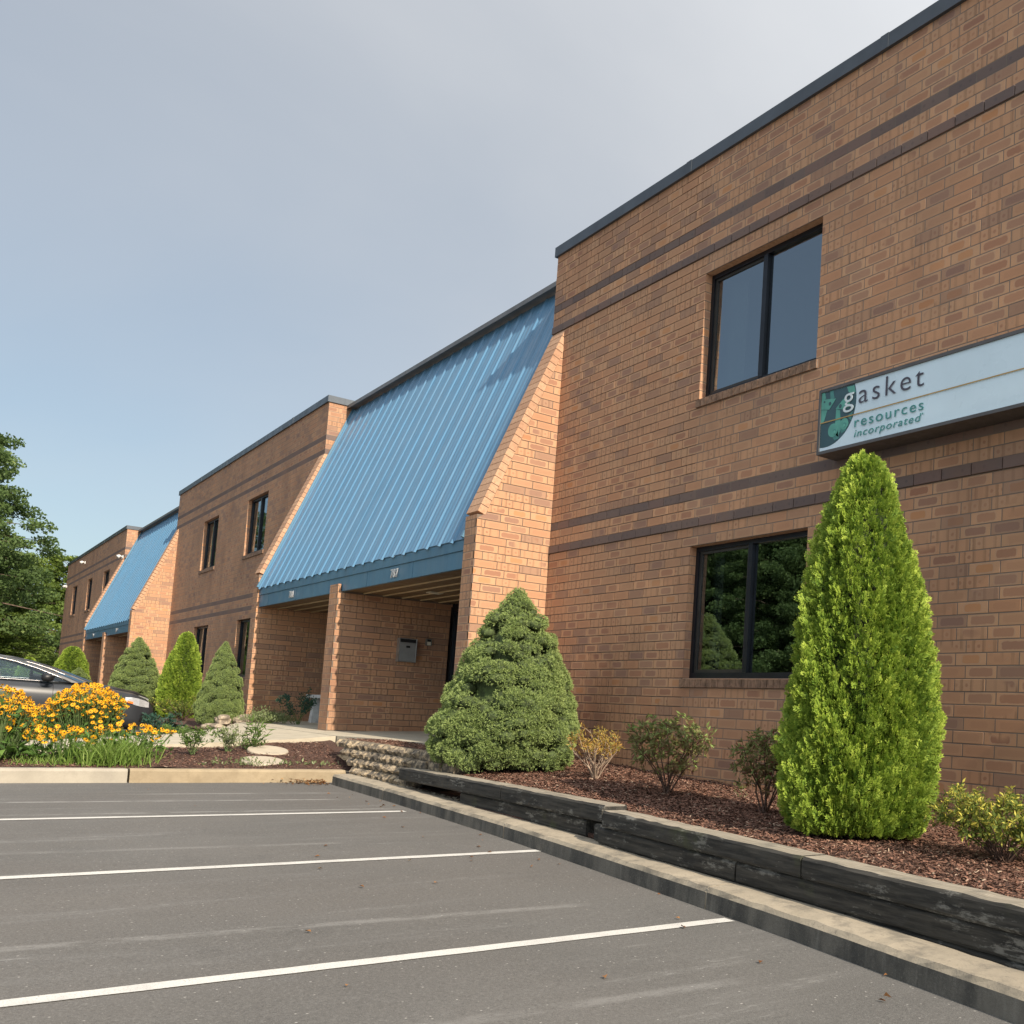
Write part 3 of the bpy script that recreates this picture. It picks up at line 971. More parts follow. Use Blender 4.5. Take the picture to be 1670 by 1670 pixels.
def mulch_mat():
    t = NT('mulch'); P = t.pos()
    v = t.n('ShaderNodeTexVoronoi'); t.put(v.inputs['Vector'], t.scalev(P, (1, 1.6, 1))); v.inputs['Scale'].default_value = 55
    a = t.noise(P, 34, 5, .7); b = t.noise(P, 2.1, 4)
    c = t.mix(t.rng(a, .3, .7), (0.075, 0.036, 0.025), (0.20, 0.100, 0.068))
    c = t.mix(t.rng(b, .5, .72, 0, .35), c, (0.20, 0.115, 0.08))
    c = t.mix(t.rng(v.outputs['Distance'], .25, .6, 0, .5), c, (0.035, 0.017, 0.012))
    t.base(c); t.rough(.95)
    t.bump(t.math('ADD', a, t.math('MULTIPLY', v.outputs['Distance'], -1.2)), .9, .02)
    return t.mat
M['mulch'] = mulch_mat()
def chip_mat():
    t = NT('mulch_chip'); P = t.pos(); r = t.attr('tone')
    c = t.mix(r, (0.070, 0.035, 0.024), (0.285, 0.145, 0.098))
    c = t.mix(t.rng(r, .93, .97), c, (0.40, 0.30, 0.22))
    t.base(c); t.rough(.9)
    return t.mat
M['chip'] = chip_mat()
M['soil_grass'] = simple('lawn', (0.07, 0.10, 0.03), 0.95, var=0.25, scale=3, bump=.5, bscale=80)

# asphalt sheet, rising gently towards the far left
xs = [-500, -200, -60, -45, -30, -20, -12, -6, -2, 2, 6, 10, 14, 20, 30, 60, 200, 500]
ys = [-500, -200, -80, -40, -20, -12, -8, -5, -2, 0, 3, 15, 60, 500]
V = [(x, y, asp(x)) for y in ys for x in xs]
F = [(j * len(xs) + i, j * len(xs) + i + 1, (j + 1) * len(xs) + i + 1, (j + 1) * len(xs) + i) for j in range(len(ys) - 1) for i in range(len(xs) - 1)]
tag(pobj('parking_lot', V, F, M['asphalt']), kind='structure')

# painted stall lines
def paint(name, col, worn):
    t = NT(name); P = t.pos()
    a = t.noise(P, 130, 4, .7); b = t.noise(P, 6, 4, .6)
    c = t.mix(t.rng(a, .52 - worn * .2, .72, 0, .5 + worn * .4), col, (0.16, 0.155, 0.15))
    c = t.mix(t.rng(b, .45, .75, 0, .25 + worn * .45), c, (0.30, 0.29, 0.28))
    if worn > .5: c = t.mix(t.rng(t.noise(t.scalev(P, (1, .35, 1)), 7.0, 5, .7), .40, .58), (0.118, 0.113, 0.107), c)
    t.base(c); t.rough(.8); t.bump(a, .3, .003)
    return t.mat
M['paint'] = paint('white_stall_paint', (0.60, 0.59, 0.56), 0.25)
M['paint_old'] = paint('worn_stall_paint', (0.185, 0.18, 0.172), 0.9)
def stall_line(x, y0, y1, w, mat, name='stall_line', tilt=0.0, dz=.004):
    n = 40; V = []; F = []
    for i in range(n + 1):
        f = i / n; y = y0 + (y1 - y0) * f; xc = x + tilt * (y - y0)
        ja, jb = R.uniform(-.0035, .0035), R.uniform(-.0035, .0035)
        V += [(xc - w / 2 + ja, y, asp(xc - w / 2) + dz), (xc + w / 2 + jb, y, asp(xc + w / 2) + dz)]
    F = [(2 * i, 2 * i + 1, 2 * i + 3, 2 * i + 2) for i in range(n)]
    o = pobj(name, V, F, mat)
    tag(o, kind='structure')
    return o
for x, yr in ((10.49, -2.85), (7.741, -2.58), (5.02, -2.36), (2.255, -2.37)):
    stall_line(x, -8.1, yr, .098, M['paint'])
for x in (-8.9, -11.9, -14.6, -17.4):
    stall_line(x, -7.5, -2.5, .098, M['paint'])

# ---- kerb of the near bed, cast in lengths
KP = [(-.62, -2.17), (1.2, -2.19), (4.2, -2.29), (6.2, -2.42), (8.3, -2.58), (9.8, -2.74), (13.0, -3.12), (18.0, -3.75)]
def kerb_y(x):
    for (a, b), (c, d) in zip(KP, KP[1:]):
        if x <= c: return b + (d - b) * (x - a) / (c - a)
    return KP[-1][1]
near_kerb = empty('near_kerb'); tag(near_kerb, kind='structure')
def kerb_len(a, b, parent):
    n = max(4, int((b - a) / .11)); V = []; F = []; mi = []
    for i in range(n + 1):
        x = a + (b - a) * i / n; y = kerb_y(x); z = asp(x); j = R.uniform(-.009, .009); j2 = R.uniform(-.005, .005)
        wd = .27
        V += [(x, y - .012, z - .1), (x, y - .006 + j2 * .5, z + .10), (x, y + .012 + j, z + .128 + j2), (x, y + wd * .5, z + .137 + j2), (x, y + wd + j, z + .132), (x, y + wd, z - .1)]
    for i in range(n):
        for k in range(5):
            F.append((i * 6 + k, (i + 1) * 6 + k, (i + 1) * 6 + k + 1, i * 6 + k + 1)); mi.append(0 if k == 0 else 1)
    F.append(tuple(range(5, -1, -1))); mi.append(1); F.append(tuple(n * 6 + k for k in range(6))); mi.append(1)
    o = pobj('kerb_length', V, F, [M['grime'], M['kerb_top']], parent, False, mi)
    return o
kb = [-.62, 1.14, 4.28, 7.43, 10.5, 13.6, 17.0]
for a, b in zip(kb, kb[1:]): kerb_len(a + .007, b - .007, near_kerb)
mb = MB(); 
for b in kb[1:-1]: mb.box(b - .008, b + .008, kerb_y(b) + .0, kerb_y(b) + .255, asp(b) - .05, asp(b) + .12)
mb.build('kerb_joint', M['kerb_pale'], near_kerb)

# ---- kerb of the flower bed, running out from the building
bed_kerb = empty('bed_kerb'); tag(bed_kerb, kind='structure')
def kerb_run(y0, y1, mat):
    n = max(4, int(abs(y1 - y0) / .2)); V = []; F = []
    for i in range(n + 1):
        y = y0 + (y1 - y0) * i / n; x = -.90 + R.uniform(-.005, .005); z = asp(-.9); j = R.uniform(-.005, .005)
        V += [(x, y, z - .1), (x - .004, y, z + .125 + j), (x - .03, y, z + .152 + j), (x - .19, y, z + .152), (x - .2, y, z - .1)]
    for i in range(n):
        for k in range(4): F.append((i * 5 + k, i * 5 + k + 1, (i + 1) * 5 + k + 1, (i + 1) * 5 + k))
    F.append((0, 1, 2, 3, 4)); F.append(tuple(n * 5 + k for k in range(4, -1, -1)))
    return pobj('kerb_length', V, F, mat, bed_kerb)
kerb_run(-4.24, -1.93, M['kerb_far']); kerb_run(-7.3, -4.262, M['kerb_pale']); kerb_run(-10.4, -7.32, M['kerb_pale'])

# ---- concrete entrance walk and porch floor
def path_z(y):
    pts = [(-14, .10), (-8, .15), (-4.9, .265), (-3.2, .385), (-2.0, .47), (-1.3, .545), (-.9, .575), (.9, .60)]
    for (a, b), (c, d) in zip(pts, pts[1:]):
        if y <= c: return b + (d - b) * (y - a) / (c - a)
    return .60
def path_far(y):
    pts = [(-14, -5.0), (-8, -5.1), (-4.5, -5.35), (-3.2, -5.7), (-2.6, -6.3), (-1.9, -7.3), (-1.5, -8.4), (-1.25, -9.4)]
    for (a, b), (c, d) in zip(pts, pts[1:]):
        if y <= c: return b + (d - b) * (y - a) / (c - a)
    return -9.4
walk = empty('entrance_walk'); tag(walk, kind='structure')
ycuts = [-12, -9.2, -6.4, -5.2, -3.9, -2.65, -1.42]
for a, b in zip(ycuts, ycuts[1:]):
    mb = MB(); n = 6
    top = []; 
    for i in range(n + 1):
        y = a + .006 + (b - a - .012) * i / n
        top.append((path_far(y), -3.0, y, path_z(y)))
    V = []; F = []
    for (xf, xn, y, z) in top:
        for k in range(7):
            f = k / 6; V.append((xf + (xn - xf) * f, y, z))
        V.append((xn, y, z - .3)); V.append((xf, y, z - .3))
    for i in range(n):
        o_, p_ = i * 9, (i + 1) * 9
        for k in range(6): F.append((o_ + k, o_ + k + 1, p_ + k + 1, p_ + k))
        F.append((o_ + 6, o_ + 7, p_ + 7, p_ + 6)); F.append((o_ + 8, o_, p_, p_ + 8))
    F.append((0, 8, 7, 6, 5, 4, 3, 2, 1)); e = n * 9; F.append((e, e + 1, e + 2, e + 3, e + 4, e + 5, e + 6, e + 7, e + 8))
    pobj('walk_slab', V, F, M['walk'], walk)
def slab(parent, pts, z, mat, name='walk_slab', th=.25):
    mb = MB(); mb.prism([(x, y, (z(y) if callable(z) else z) - th) for x, y in pts], (0, 0, th))
    return mb.build(name, mat, parent)
mb = MB()
fl = [(-9.745, -1.30), (-8.0, -1.408), (-3.0, -1.408), (-2.35, -1.30), (-1.2, -1.16), (-.02, -1.10), (-.02, .90), (-9.745, .90)]
n0 = len(fl)
V = [(x, y, path_z(y)) for x, y in fl] + [(x, y, .2) for x, y in fl]
F = [tuple(range(n0))] + [(i, (i + n0), (i + 1) % n0 + n0, (i + 1) % n0) for i in range(n0)]
pobj('porch_slab', V, F, M['walk'], walk)

# ---- planting beds
def noise2(x, y, s=1.0):
    return (math.sin(x * 2.3 * s + 1.7) * math.cos(y * 3.1 * s - .6) + .5 * math.sin(x * 5.9 * s + y * 4.3 * s) + .3 * math.sin(x * 11.3 * s - y * 9.1 * s + 2)) / 1.8
def bed(name, x0, x1, y0f, y1f, zf, nx, ny, amp=.018):
    V = []; F = []
    for j in range(ny + 1):
        for i in range(nx + 1):
            x = x0 + (x1 - x0) * i / nx
            a, b = y0f(x), y1f(x)
            y = a + (b - a) * j / ny
            edge = 0.3 if j in (0, ny) else 1.0
            V.append((x, y, zf(x, y) + edge * (amp * noise2(x * 1.3, y * 1.3) + R.uniform(-.006, .006))))
    for j in range(ny):
        for i in range(nx): F.append((j * (nx + 1) + i, j * (nx + 1) + i + 1, (j + 1) * (nx + 1) + i + 1, (j + 1) * (nx + 1) + i))
    o = pobj(name, V, F, M['mulch'], None, True)
    tag(o, kind='structure'); return o

def lower_z(x, y):
    zw = max(.24, .49 - .034 * (x - 2)); zt = .335 - .009 * max(0, x - 5.5)
    f = (y - kerb_y(x)) / (0 - kerb_y(x))
    return zt + (zw - zt) * max(0, min(1, f)) ** 1.2
def timber_face(x): return -2.03 - .022 * (x - 1.2) if x < 5.6 else -2.20 - .045 * (x - 5.75)
bed('mulch_bed', .9, 13.0, lambda x: timber_face(x) + .19, lambda x: .02, lambda x, y: lower_z(x, y) - .03 * max(0, 1 - (y - timber_face(x) - .19) / .3), 150, 30)
bed('mulch_terrace', -1.75, 2.1, lambda x: -1.74, lambda x: -1.0 if x > -.3 else -1.12, lambda x, y: .535 + .012 * (x > 0) , 40, 12, .01)
def bed1_z(x, y):
    f = (-1.08 - x) / 1.92
    return (asp(-1) + .145) * (1 - f) + (path_z(y) - .05) * f + .03 * math.sin(math.pi * max(0, min(1, f)))
bed('flower_bed_soil', -3.0, -1.07, lambda x: -11.5, lambda x: -1.75 if x > -1.9 else -1.5, bed1_z, 24, 110, .02)
bed('flower_bed_soil', -8.1, -5.0, lambda x: -11.0, lambda x: -2.55, lambda x, y: min(path_z(y) - .03, .34) if x > -6 else .25, 30, 80, .03)
bed('mulch_bed', -34.0, -8.4, lambda x: -2.1, lambda x: .02, lambda x, y: asp(x) + .14 + (.42 - .012 * (x + 9)) * .35 * (y + 2.1) / 2.1 + (.14 if x > -11.5 else 0), 120, 20, .03)

# far kerbs of the stalls in front of the middle block
mb = MB()
for i in range(8):
    x = -9.2 - i * 3.1
    mb.box(x - 3.085, x, -2.28, -2.1, asp(x) - .1, asp(x) + .15)
o = mb.build('far_kerb', M['kerb_pale'], None, bevel=.02); tag(o, kind='structure')
mb = MB(); mb.box(-8.28, -8.1, -11, -2.55, -.05, asp(-8) + .15); o = mb.build('far_kerb', M['kerb_pale'], None, bevel=.02); tag(o, kind='structure')

# mulch chips lying on the beds
def chips(name, n, sampler, size=.013):
    P = np.array([sampler() for _ in range(n)])
    th = NR.uniform(0, 2 * np.pi, n); ln = NR.uniform(.4, 1.5, n) * size; wd = NR.uniform(.18, .45, n) * size
    a = np.c_[np.cos(th), np.sin(th), NR.uniform(-.45, .45, n)]; b = np.c_[-np.sin(th), np.cos(th), NR.uniform(-.5, .5, n)]
    a *= ln[:, None]; b *= wd[:, None]
    P[:, 2] += NR.uniform(.002, .016, n)
    V = np.stack([P - a - b, P + a - b, P + a + b, P - a + b], 1).reshape(-1, 3)
    F = np.arange(4 * n).reshape(-1, 4)
    o = nobj(name, V, F, M['chip'], attr={'tone': np.repeat(NR.uniform(0, 1, n), 4)})
    return tag(o, 'loose reddish brown bark chips scattered over the planting bed', 'mulch', kind='stuff')
def s_low():
    while True:
        x = R.uniform(1.0, 10.5); y = R.uniform(timber_face(x) + .22, -.01)
        if True: return (x, y, lower_z(x, y) - .03 * max(0, 1 - (y - timber_face(x) - .19) / .3) + .018 * noise2(x * 1.3, y * 1.3))
o = chips('bark_chips', 75000, s_low); o['label'] = 'loose reddish bark chips over the bed in front of the near wall'
def s_ter():
    x = R.uniform(-1.7, 2.0); return (x, R.uniform(-1.72, -1.15), .54)
o = chips('bark_chips', 4500, s_ter); o['label'] = 'loose bark chips on the terrace above the block wall'
def s_b1():
    x = R.uniform(-2.98, -1.1); y = R.uniform(-7, -1.7); return (x, y, bed1_z(x, y) + .02 * noise2(x * 1.3, y * 1.3))
o = chips('bark_chips', 12000, s_b1); o['label'] = 'loose bark chips between the flowers and the kerb'

# ---- timber retaining wall
tw = empty('timber_retaining_wall', (5.6, -2.2, 0), 0, 'low retaining wall of dark weathered timbers behind the near kerb', 'retaining wall')
def timber(x0, x1, ztop, h, ynear=0.0, sag=0.0):
    n = max(12, int((x1 - x0) / .09)); V = []; F = []; mi = []
    for i in range(n + 1):
        f = i / n; x = x0 + (x1 - x0) * f
        y = timber_face(x) - ynear; zt = ztop[0] + (ztop[1] - ztop[0]) * f - sag * math.sin(math.pi * f)
        j = [R.uniform(-.007, .007) for _ in range(4)]
        V += [(x, y + .006, zt - h + .004), (x, y + j[0] * .5, zt - h + .02), (x, y + j[1] * .5, zt - .018), (x, y + .014 + j[2] * .5, zt + j[3] * .6),
              (x, y + .195, zt + j[3] * .4), (x, y + .21, zt - .01), (x, y + .21, zt - h + .004)]
    for i in range(n):
        for k in range(7):
            k2 = (k + 1) % 7
            F.append((i * 7 + k, (i + 1) * 7 + k, (i + 1) * 7 + k2, i * 7 + k2)); mi.append(1 if k in (3,) else 0)
    F.append(tuple(range(6, -1, -1))); mi.append(0); F.append(tuple(n * 7 + k for k in range(7))); mi.append(0)
    return pobj('timber', V, F, [M['timber'], M['timber_top']], tw, False, mi)
timber(1.12, 3.72, (.350, .362), .135); timber(3.735, 5.66, (.362, .358), .135)
timber(2.75, 5.25, (.222, .216), .135, -.035); timber(3.2, 5.60, (.083, .077), .14, -.05)
timber(5.72, 8.05, (.338, .312), .125, .03); timber(8.065, 11.2, (.310, .268), .125, .03)
timber(5.46, 7.4, (.208, .192), .125, .012); timber(7.415, 11.2, (.19, .145), .125, .012)
timber(5.5, 8.4, (.08, .06), .14, 0.0); timber(8.415, 11.2, (.058, .018), .14, 0.0)

# ---- split-face block wall below the porch
def block_mat():
    t = NT('split_face_block'); P = t.pos(); n = t.n('ShaderNodeNewGeometry')
    a = t.noise(P, 16, 6, .7); b = t.noise(P, 90, 4, .7)
    c = t.mix(t.rng(a, .42, .62), (0.10, 0.085, 0.068), (0.42, 0.335, 0.225))
    c = t.mix(t.rng(b, .5, .8, 0, .5), c, (0.50, 0.42, 0.31))
    c = t.mix(t.rng(t.noise(P, 7, 5, .7), .50, .66, 0, .75), c, (0.055, 0.052, 0.050))
    t.base(c); t.rough(.93); t.bump(a, .7, .02)
    return t.mat
M['block'] = block_mat()
bw = empty('block_retaining_wall', (-.2, -1.85, .15), 0, 'small retaining wall of rough split-face concrete blocks below the porch', 'retaining wall')
def split_block(x0, x1, yf, z0, z1, rough=1.0):
    """block with a fractured, three-facet face"""
    dy = .085 * rough
    xa, xb = x0 + (x1 - x0) * R.uniform(.24, .34), x0 + (x1 - x0) * R.uniform(.64, .76)
    zm = z0 + (z1 - z0) * R.uniform(.42, .6)
    j = lambda s=.02: R.uniform(-s, s) * rough
    V = [(x0, yf + dy, z0), (xa, yf + dy * .45 + j(), z0), (xb, yf + dy * .45 + j(), z0), (x1, yf + dy, z0),
         (x0, yf + dy * .9 + j(), zm), (xa, yf + j(), zm + j(.01)), (xb, yf + j(), zm + j(.01)), (x1, yf + dy * .9 + j(), zm),
         (x0, yf + dy, z1), (xa, yf + dy * .6 + j(), z1), (xb, yf + dy * .6 + j(), z1), (x1, yf + dy, z1),
         (x0, yf + .26, z0), (x1, yf + .26, z0), (x1, yf + .26, z1), (x0, yf + .26, z1)]
    F = [(0, 1, 5, 4), (1, 2, 6, 5), (2, 3, 7, 6), (4, 5, 9, 8), (5, 6, 10, 9), (6, 7, 11, 10),
         (8, 9, 10, 11, 14, 15), (3, 13, 14, 11, 7), (12, 0, 4, 8, 15), (13, 12, 15, 14), (0, 12, 13, 3, 2, 1)]
    return pobj('block', V, F, M['block'], bw)
rows = [(-.70, 1.02, .135), (-1.02, 1.08, .238), (-1.42, 1.16, .341), (-1.72, 1.12, .444)]
for r_, (a, b, z) in enumerate(rows):
    n = int(round((b - a) / .205)); w_ = (b - a) / n
    for i in range(n):
        split_block(a + i * w_ + .005, a + (i + 1) * w_ - .005, -1.985 + .042 * r_, z, z + .099)
# return blocks running on behind the spruce
for i in range(3):
    for r_ in (2, 3):
        split_block(1.165 + i * .30, 1.46 + i * .30, -1.90 + .042 * (r_ - 2) + .03 * i, .341 + (r_ - 2) * .103, .440 + (r_ - 2) * .103, .25)

# ---- two round stepping stones
def disc(loc, r, label, tilt):
    n = 40
    V = [(0, 0, .045)] + [(r * .97 * math.cos(2 * math.pi * i / n), r * .97 * math.sin(2 * math.pi * i / n), .045) for i in range(n)] + \
        [(r * math.cos(2 * math.pi * i / n), r * math.sin(2 * math.pi * i / n), .033) for i in range(n)] + [(r * math.cos(2 * math.pi * i / n), r * math.sin(2 * math.pi * i / n), -.03) for i in range(n)]
    F = [(0, 1 + i, 1 + (i + 1) % n) for i in range(n)]
    for k in (0, 1): F += [(1 + k * n + i, 1 + (k + 1) * n + i, 1 + (k + 1) * n + (i + 1) % n, 1 + k * n + (i + 1) % n) for i in range(n)]
    o = pobj('stepping_stone', V, F, M['disc']); o.location = loc; o.rotation_euler = tilt
    return tag(o, label, 'stone', 'round stepping stones')

def s_grav():
    x = R.uniform(1.0, 3.3); return (x, R.uniform(kerb_y(x) + .26, -1.86), asp(x) + .115)
o = chips('gravel', 900, s_grav, .022); o.data.materials[0] = M['disc']; o['label'] = 'pale gravel under the raised end of the timber wall'; o['category'] = 'gravel'
mb = MB(); mb.box(.2, 5.6, -2.06, -1.7, -.05, .112); o = mb.build('soil_strip', M['mulch']); tag(o, kind='structure')
disc((-2.20, -2.52, .315), .245, 'upper of two round concrete stepping stones leaning on the mulch', (0, math.radians(10.5), 0))
disc((-1.55, -2.74, .215), .245, 'lower of two round concrete stepping stones, nearest the kerb', (0, math.radians(9), 0))

# ================================================================== sign board
M['sign_frame'] = simple('sign_frame', (0.125, 0.12, 0.12), 0.5, 0.4, var=.06)
M['sign_face'] = simple('sign_face', (0.71, 0.87, 0.97), 0.3, var=.03, scale=1.2)
M['sign_dark'] = simple('sign_dark_teal', (0.045, 0.105, 0.125), 0.4, var=.05)
M['sign_teal'] = simple('sign_teal', (0.115, 0.385, 0.315), 0.4, var=.08, scale=9)
M['sign_teal2'] = simple('sign_mid_teal', (0.075, 0.255, 0.235), 0.4, var=.08, scale=9)
M['sign_text'] = simple('sign_charcoal', (0.065, 0.06, 0.085), 0.45, var=.04)
M['sign_white'] = simple('sign_white', (0.66, 0.76, 0.80), 0.4, var=.02)
M['sign_green'] = simple('sign_green', (0.065, 0.27, 0.26), 0.4, var=.04)
M['sign_gold'] = simple('sign_gold', (0.44, 0.29, 0.10), 0.4, var=.04)
sx0, sx1, sz0, sz1, sY = 5.730, 9.39, 3.474, 4.073, -.25
sgn = empty('sign_board', (7.5, 0, 3.47), 0, 'long pale blue sign box reading gasket resources incorporated on the near wall', 'sign')
mb = MB()
fw = .028
mb.box(sx0, sx1, sY, -.004, sz0, sz0 + fw); mb.box(sx0, sx1, sY, -.004, sz1 - fw, sz1)
mb.box(sx0, sx0 + fw, sY + .0005, -.0045, sz0 + fw, sz1 - fw); mb.box(sx1 - fw, sx1, sY + .0005, -.0045, sz0 + fw, sz1 - fw)
mb.build('cabinet', M['sign_frame'], sgn)
px0, px1, pz0, pz1 = sx0 + fw, sx1 - fw, sz0 + fw, sz1 - fw
py = sY + .012
mb = MB(); mb.box(px0, px1, py, py + .02, pz0, pz1); face = mb.build('face_panel', M['sign_face'], sgn)
CXs, CZs, CR = 5.83, 3.905, .372
def clip_poly(pts, x0, z1):
    def cl(P, ins, inter):
        out = []
        for i in range(len(P)):
            a, b = P[i - 1], P[i]
            if ins(b):
                if not ins(a): out.append(inter(a, b))
                out.append(b)
            elif ins(a): out.append(inter(a, b))
        return out
    P = cl(pts, lambda p: p[0] >= x0, lambda a, b: (x0, a[1] + (b[1] - a[1]) * (x0 - a[0]) / (b[0] - a[0])))
    P = cl(P, lambda p: p[1] <= z1, lambda a, b: (a[0] + (b[0] - a[0]) * (z1 - a[1]) / (b[1] - a[1]), z1))
    return P
def flat(name, pts, y, mat, parent=None, circ=True):
    P = clip_poly(pts, px0 + .002, pz1 - .002)
    if circ:   # keep inside the disc
        P = [(p[0], p[1]) if math.hypot(p[0] - CXs, p[1] - CZs) <= CR - .002 else
             (CXs + (p[0] - CXs) * (CR - .002) / math.hypot(p[0] - CXs, p[1] - CZs), CZs + (p[1] - CZs) * (CR - .002) / math.hypot(p[0] - CXs, p[1] - CZs)) for p in P]
    mb = MB(); mb.prism([(x, y, z) for x, z in P], (0, .0012, 0))
    return mb.build(name, mat, parent or sgn)
def circle(cx, cz, r, n=28, a0=0, a1=2 * math.pi):
    return [(cx + r * math.cos(a0 + (a1 - a0) * i / n), cz + r * math.sin(a0 + (a1 - a0) * i / n)) for i in range(n)]
logo = flat('logo', circle(CXs, CZs, CR, 72), py - .0015, M['sign_dark'], None, False)
y1, y2, y3 = py - .003, py - .0045, py - .006
# broad mid-teal gasket body and bright plates
flat('logo_shape', [(5.757, 4.044), (5.80, 4.044), (5.815, 3.985), (5.757, 3.975)], y1, M['sign_teal'], logo)
flat('logo_shape', [(5.865, 4.044), (5.905, 4.044), (5.925, 3.965), (5.875, 3.965)], y1, M['sign_teal2'], logo)
flat('logo_shape', [(5.757, 3.985), (5.948, 3.958), (5.865, 3.872), (5.757, 3.892)], y2, M['sign_teal'], logo)
flat('logo_shape', [(5.757, 3.888), (5.838, 3.872), (5.80, 3.775), (5.757, 3.745)], y1, M['sign_teal'], logo)
flat('logo_shape', [(5.948, 3.862), (6.045, 3.935), (6.125, 3.905), (6.125, 3.845), (6.05, 3.838)], y2, M['sign_teal'], logo)
flat('logo_shape', [(6.08, 4.035), (6.17, 4.03), (6.19, 3.965), (6.14, 3.955), (6.10, 3.99)], y1, M['sign_teal'], logo)
flat('logo_shape', [(5.955, 3.858), (6.005, 3.84), (6.025, 3.66), (5.99, 3.60), (5.945, 3.64)], y1, M['sign_teal'], logo)
flat('logo_shape', circle(5.925, 3.672, .062), y2, M['sign_teal'], logo)
flat('logo_shape', [(5.865, 3.675), (5.985, 3.672), (6.0, 3.585), (5.95, 3.575)], y1, M['sign_teal2'], logo)
flat('logo_shape', circle(6.065, 3.705, .052), y2, M['sign_teal'], logo)
flat('logo_shape', [(6.02, 3.70), (6.115, 3.695), (6.08, 3.64), (6.03, 3.625)], y1, M['sign_teal2'], logo)
flat('logo_shape', [(6.10, 3.765), (6.165, 3.80), (6.15, 3.72)], y1, M['sign_teal2'], logo)
for (a, b, r) in ((5.873, 3.925, .017), (6.008, 3.876, .018), (5.80, 3.955, .010)):
    flat('logo_shape', circle(a, b, r, 20), y3, M['sign_dark'], logo)
for (a, b, r) in ((5.948, 3.655, .024), (6.07, 3.695, .022)):
    flat('logo_shape', circle(a, b, r, 20), y3, M['sign_teal2'], logo)
    flat('logo_shape', circle(a - .004, b - .006, r * .72, 20), y3 - .0012, M['sign_teal'], logo)
mb = MB(); mb.box(px0 + .003, px1 - .003, py - .0085, py - .0075, 3.7575, 3.7675); mb.build('gold_line', M['sign_gold'], sgn)
def fit_text(txt, x0, x1, zb, size, mat, shear=0.0, spacing=1.0, y=None, off=0.0):
    o = text_mesh('lettering', txt, size, mat, sgn, (0, 0, 0), (math.radians(90), 0, 0), depth=.0012, shear=shear, spacing=spacing, offset=off)
    xs_ = [v.co.x for v in o.data.vertices]
    a, b = min(xs_), max(xs_)
    for v in o.data.vertices: v.co.x = x0 + (v.co.x - a) * (x1 - x0) / (b - a)
    o.location = Vector((0, (py - .008) if y is None else y, zb)) - sgn.location
    return o
fit_text('g', 6.050, 6.178, 3.856, .25, M['sign_white'], y=py - .0095)
fit_text('asket', 6.238, 6.982, 3.850, .25, M['sign_text'], spacing=1.22, off=-.0022)
fit_text('resources', 6.199, 6.988, 3.647, .13, M['sign_green'], spacing=1.18)
fit_text('incorporated', 6.199, 6.968, 3.557, .094, M['sign_green'], shear=.22, spacing=1.12)
fit_text('®', 6.974, 6.990, 3.606, .022, M['sign_green'])

# ================================================================== things on the porch wall
mbx = empty('mailbox', (-4.75, .13, 1.74), 0, 'grey metal mailbox with dark slot mounted on the porch divider wall', 'mailbox')
mb = MB()
mb.prism([(-4.749, -.02, 1.74), (-4.749, .28, 1.74), (-4.749, .28, 2.14), (-4.749, -.02, 2.14)], (.11, 0, 0))
mb.build('box', M['steel'], mbx, bevel=.008)
mb = MB(); mb.box(-4.640, -4.632, -.005, .265, 1.755, 2.06); mb.build('door', simple('mailbox_door', (.36, .37, .37), .45, .5, var=.05), mbx, bevel=.003)
mb = MB(); mb.box(-4.6385, -4.634, .0, .26, 2.07, 2.125); mb.build('slot', M['dark'], mbx)
mb = MB(); mb.box(-4.6325, -4.6285, .10, .165, 1.98, 2.015); mb.build('label_plate', M['dark'], mbx)
for yy in (-.018, .272):
    mb = MB(); mb.box(-4.6405, -4.625, yy, yy + .008, 1.742, 2.138); mb.build('trim', M['steel'], mbx)
kp = empty('keypad', (-4.75, .515, 2.05), 0, 'small square keypad beside the porch door, right of the mailbox', 'keypad')
mb = MB(); mb.box(-4.749, -4.715, .46, .57, 2.05, 2.17); mb.build('housing', simple('keypad_housing', (.20, .19, .17), .5, .2), kp, bevel=.006)
mb = MB(); mb.box(-4.7145, -4.711, .485, .545, 2.06, 2.115); mb.build('cover', M['fixture'], kp)
mb = MB(); mb.box(-4.7145, -4.711, .485, .545, 2.122, 2.155); mb.build('display', M['dark'], kp)

# white bench in the left porch
M['benchw'] = simple('pale_stone', (.58, .60, .60), .7, var=.08, scale=12, bump=.2)
bn = empty('stone_bench', (-8.6, .12, .58), 0, 'pale stone bench standing in the shaded left porch', 'bench')
mb = MB(); mb.box(-9.2, -8.0, -.10, .34, 1.055, 1.125); mb.build('seat', M['benchw'], bn, bevel=.012)
for xx in (-9.05, -8.3):
    mb = MB(); mb.hexa([(xx, -.06, .56), (xx + .16, -.06, .56), (xx + .16, .30, .56), (xx, .30, .56), (xx + .02, -.02, 1.054), (xx + .14, -.02, 1.054), (xx + .14, .26, 1.054), (xx + .02, .26, 1.054)])
    mb.build('leg', M['benchw'], bn, bevel=.01)

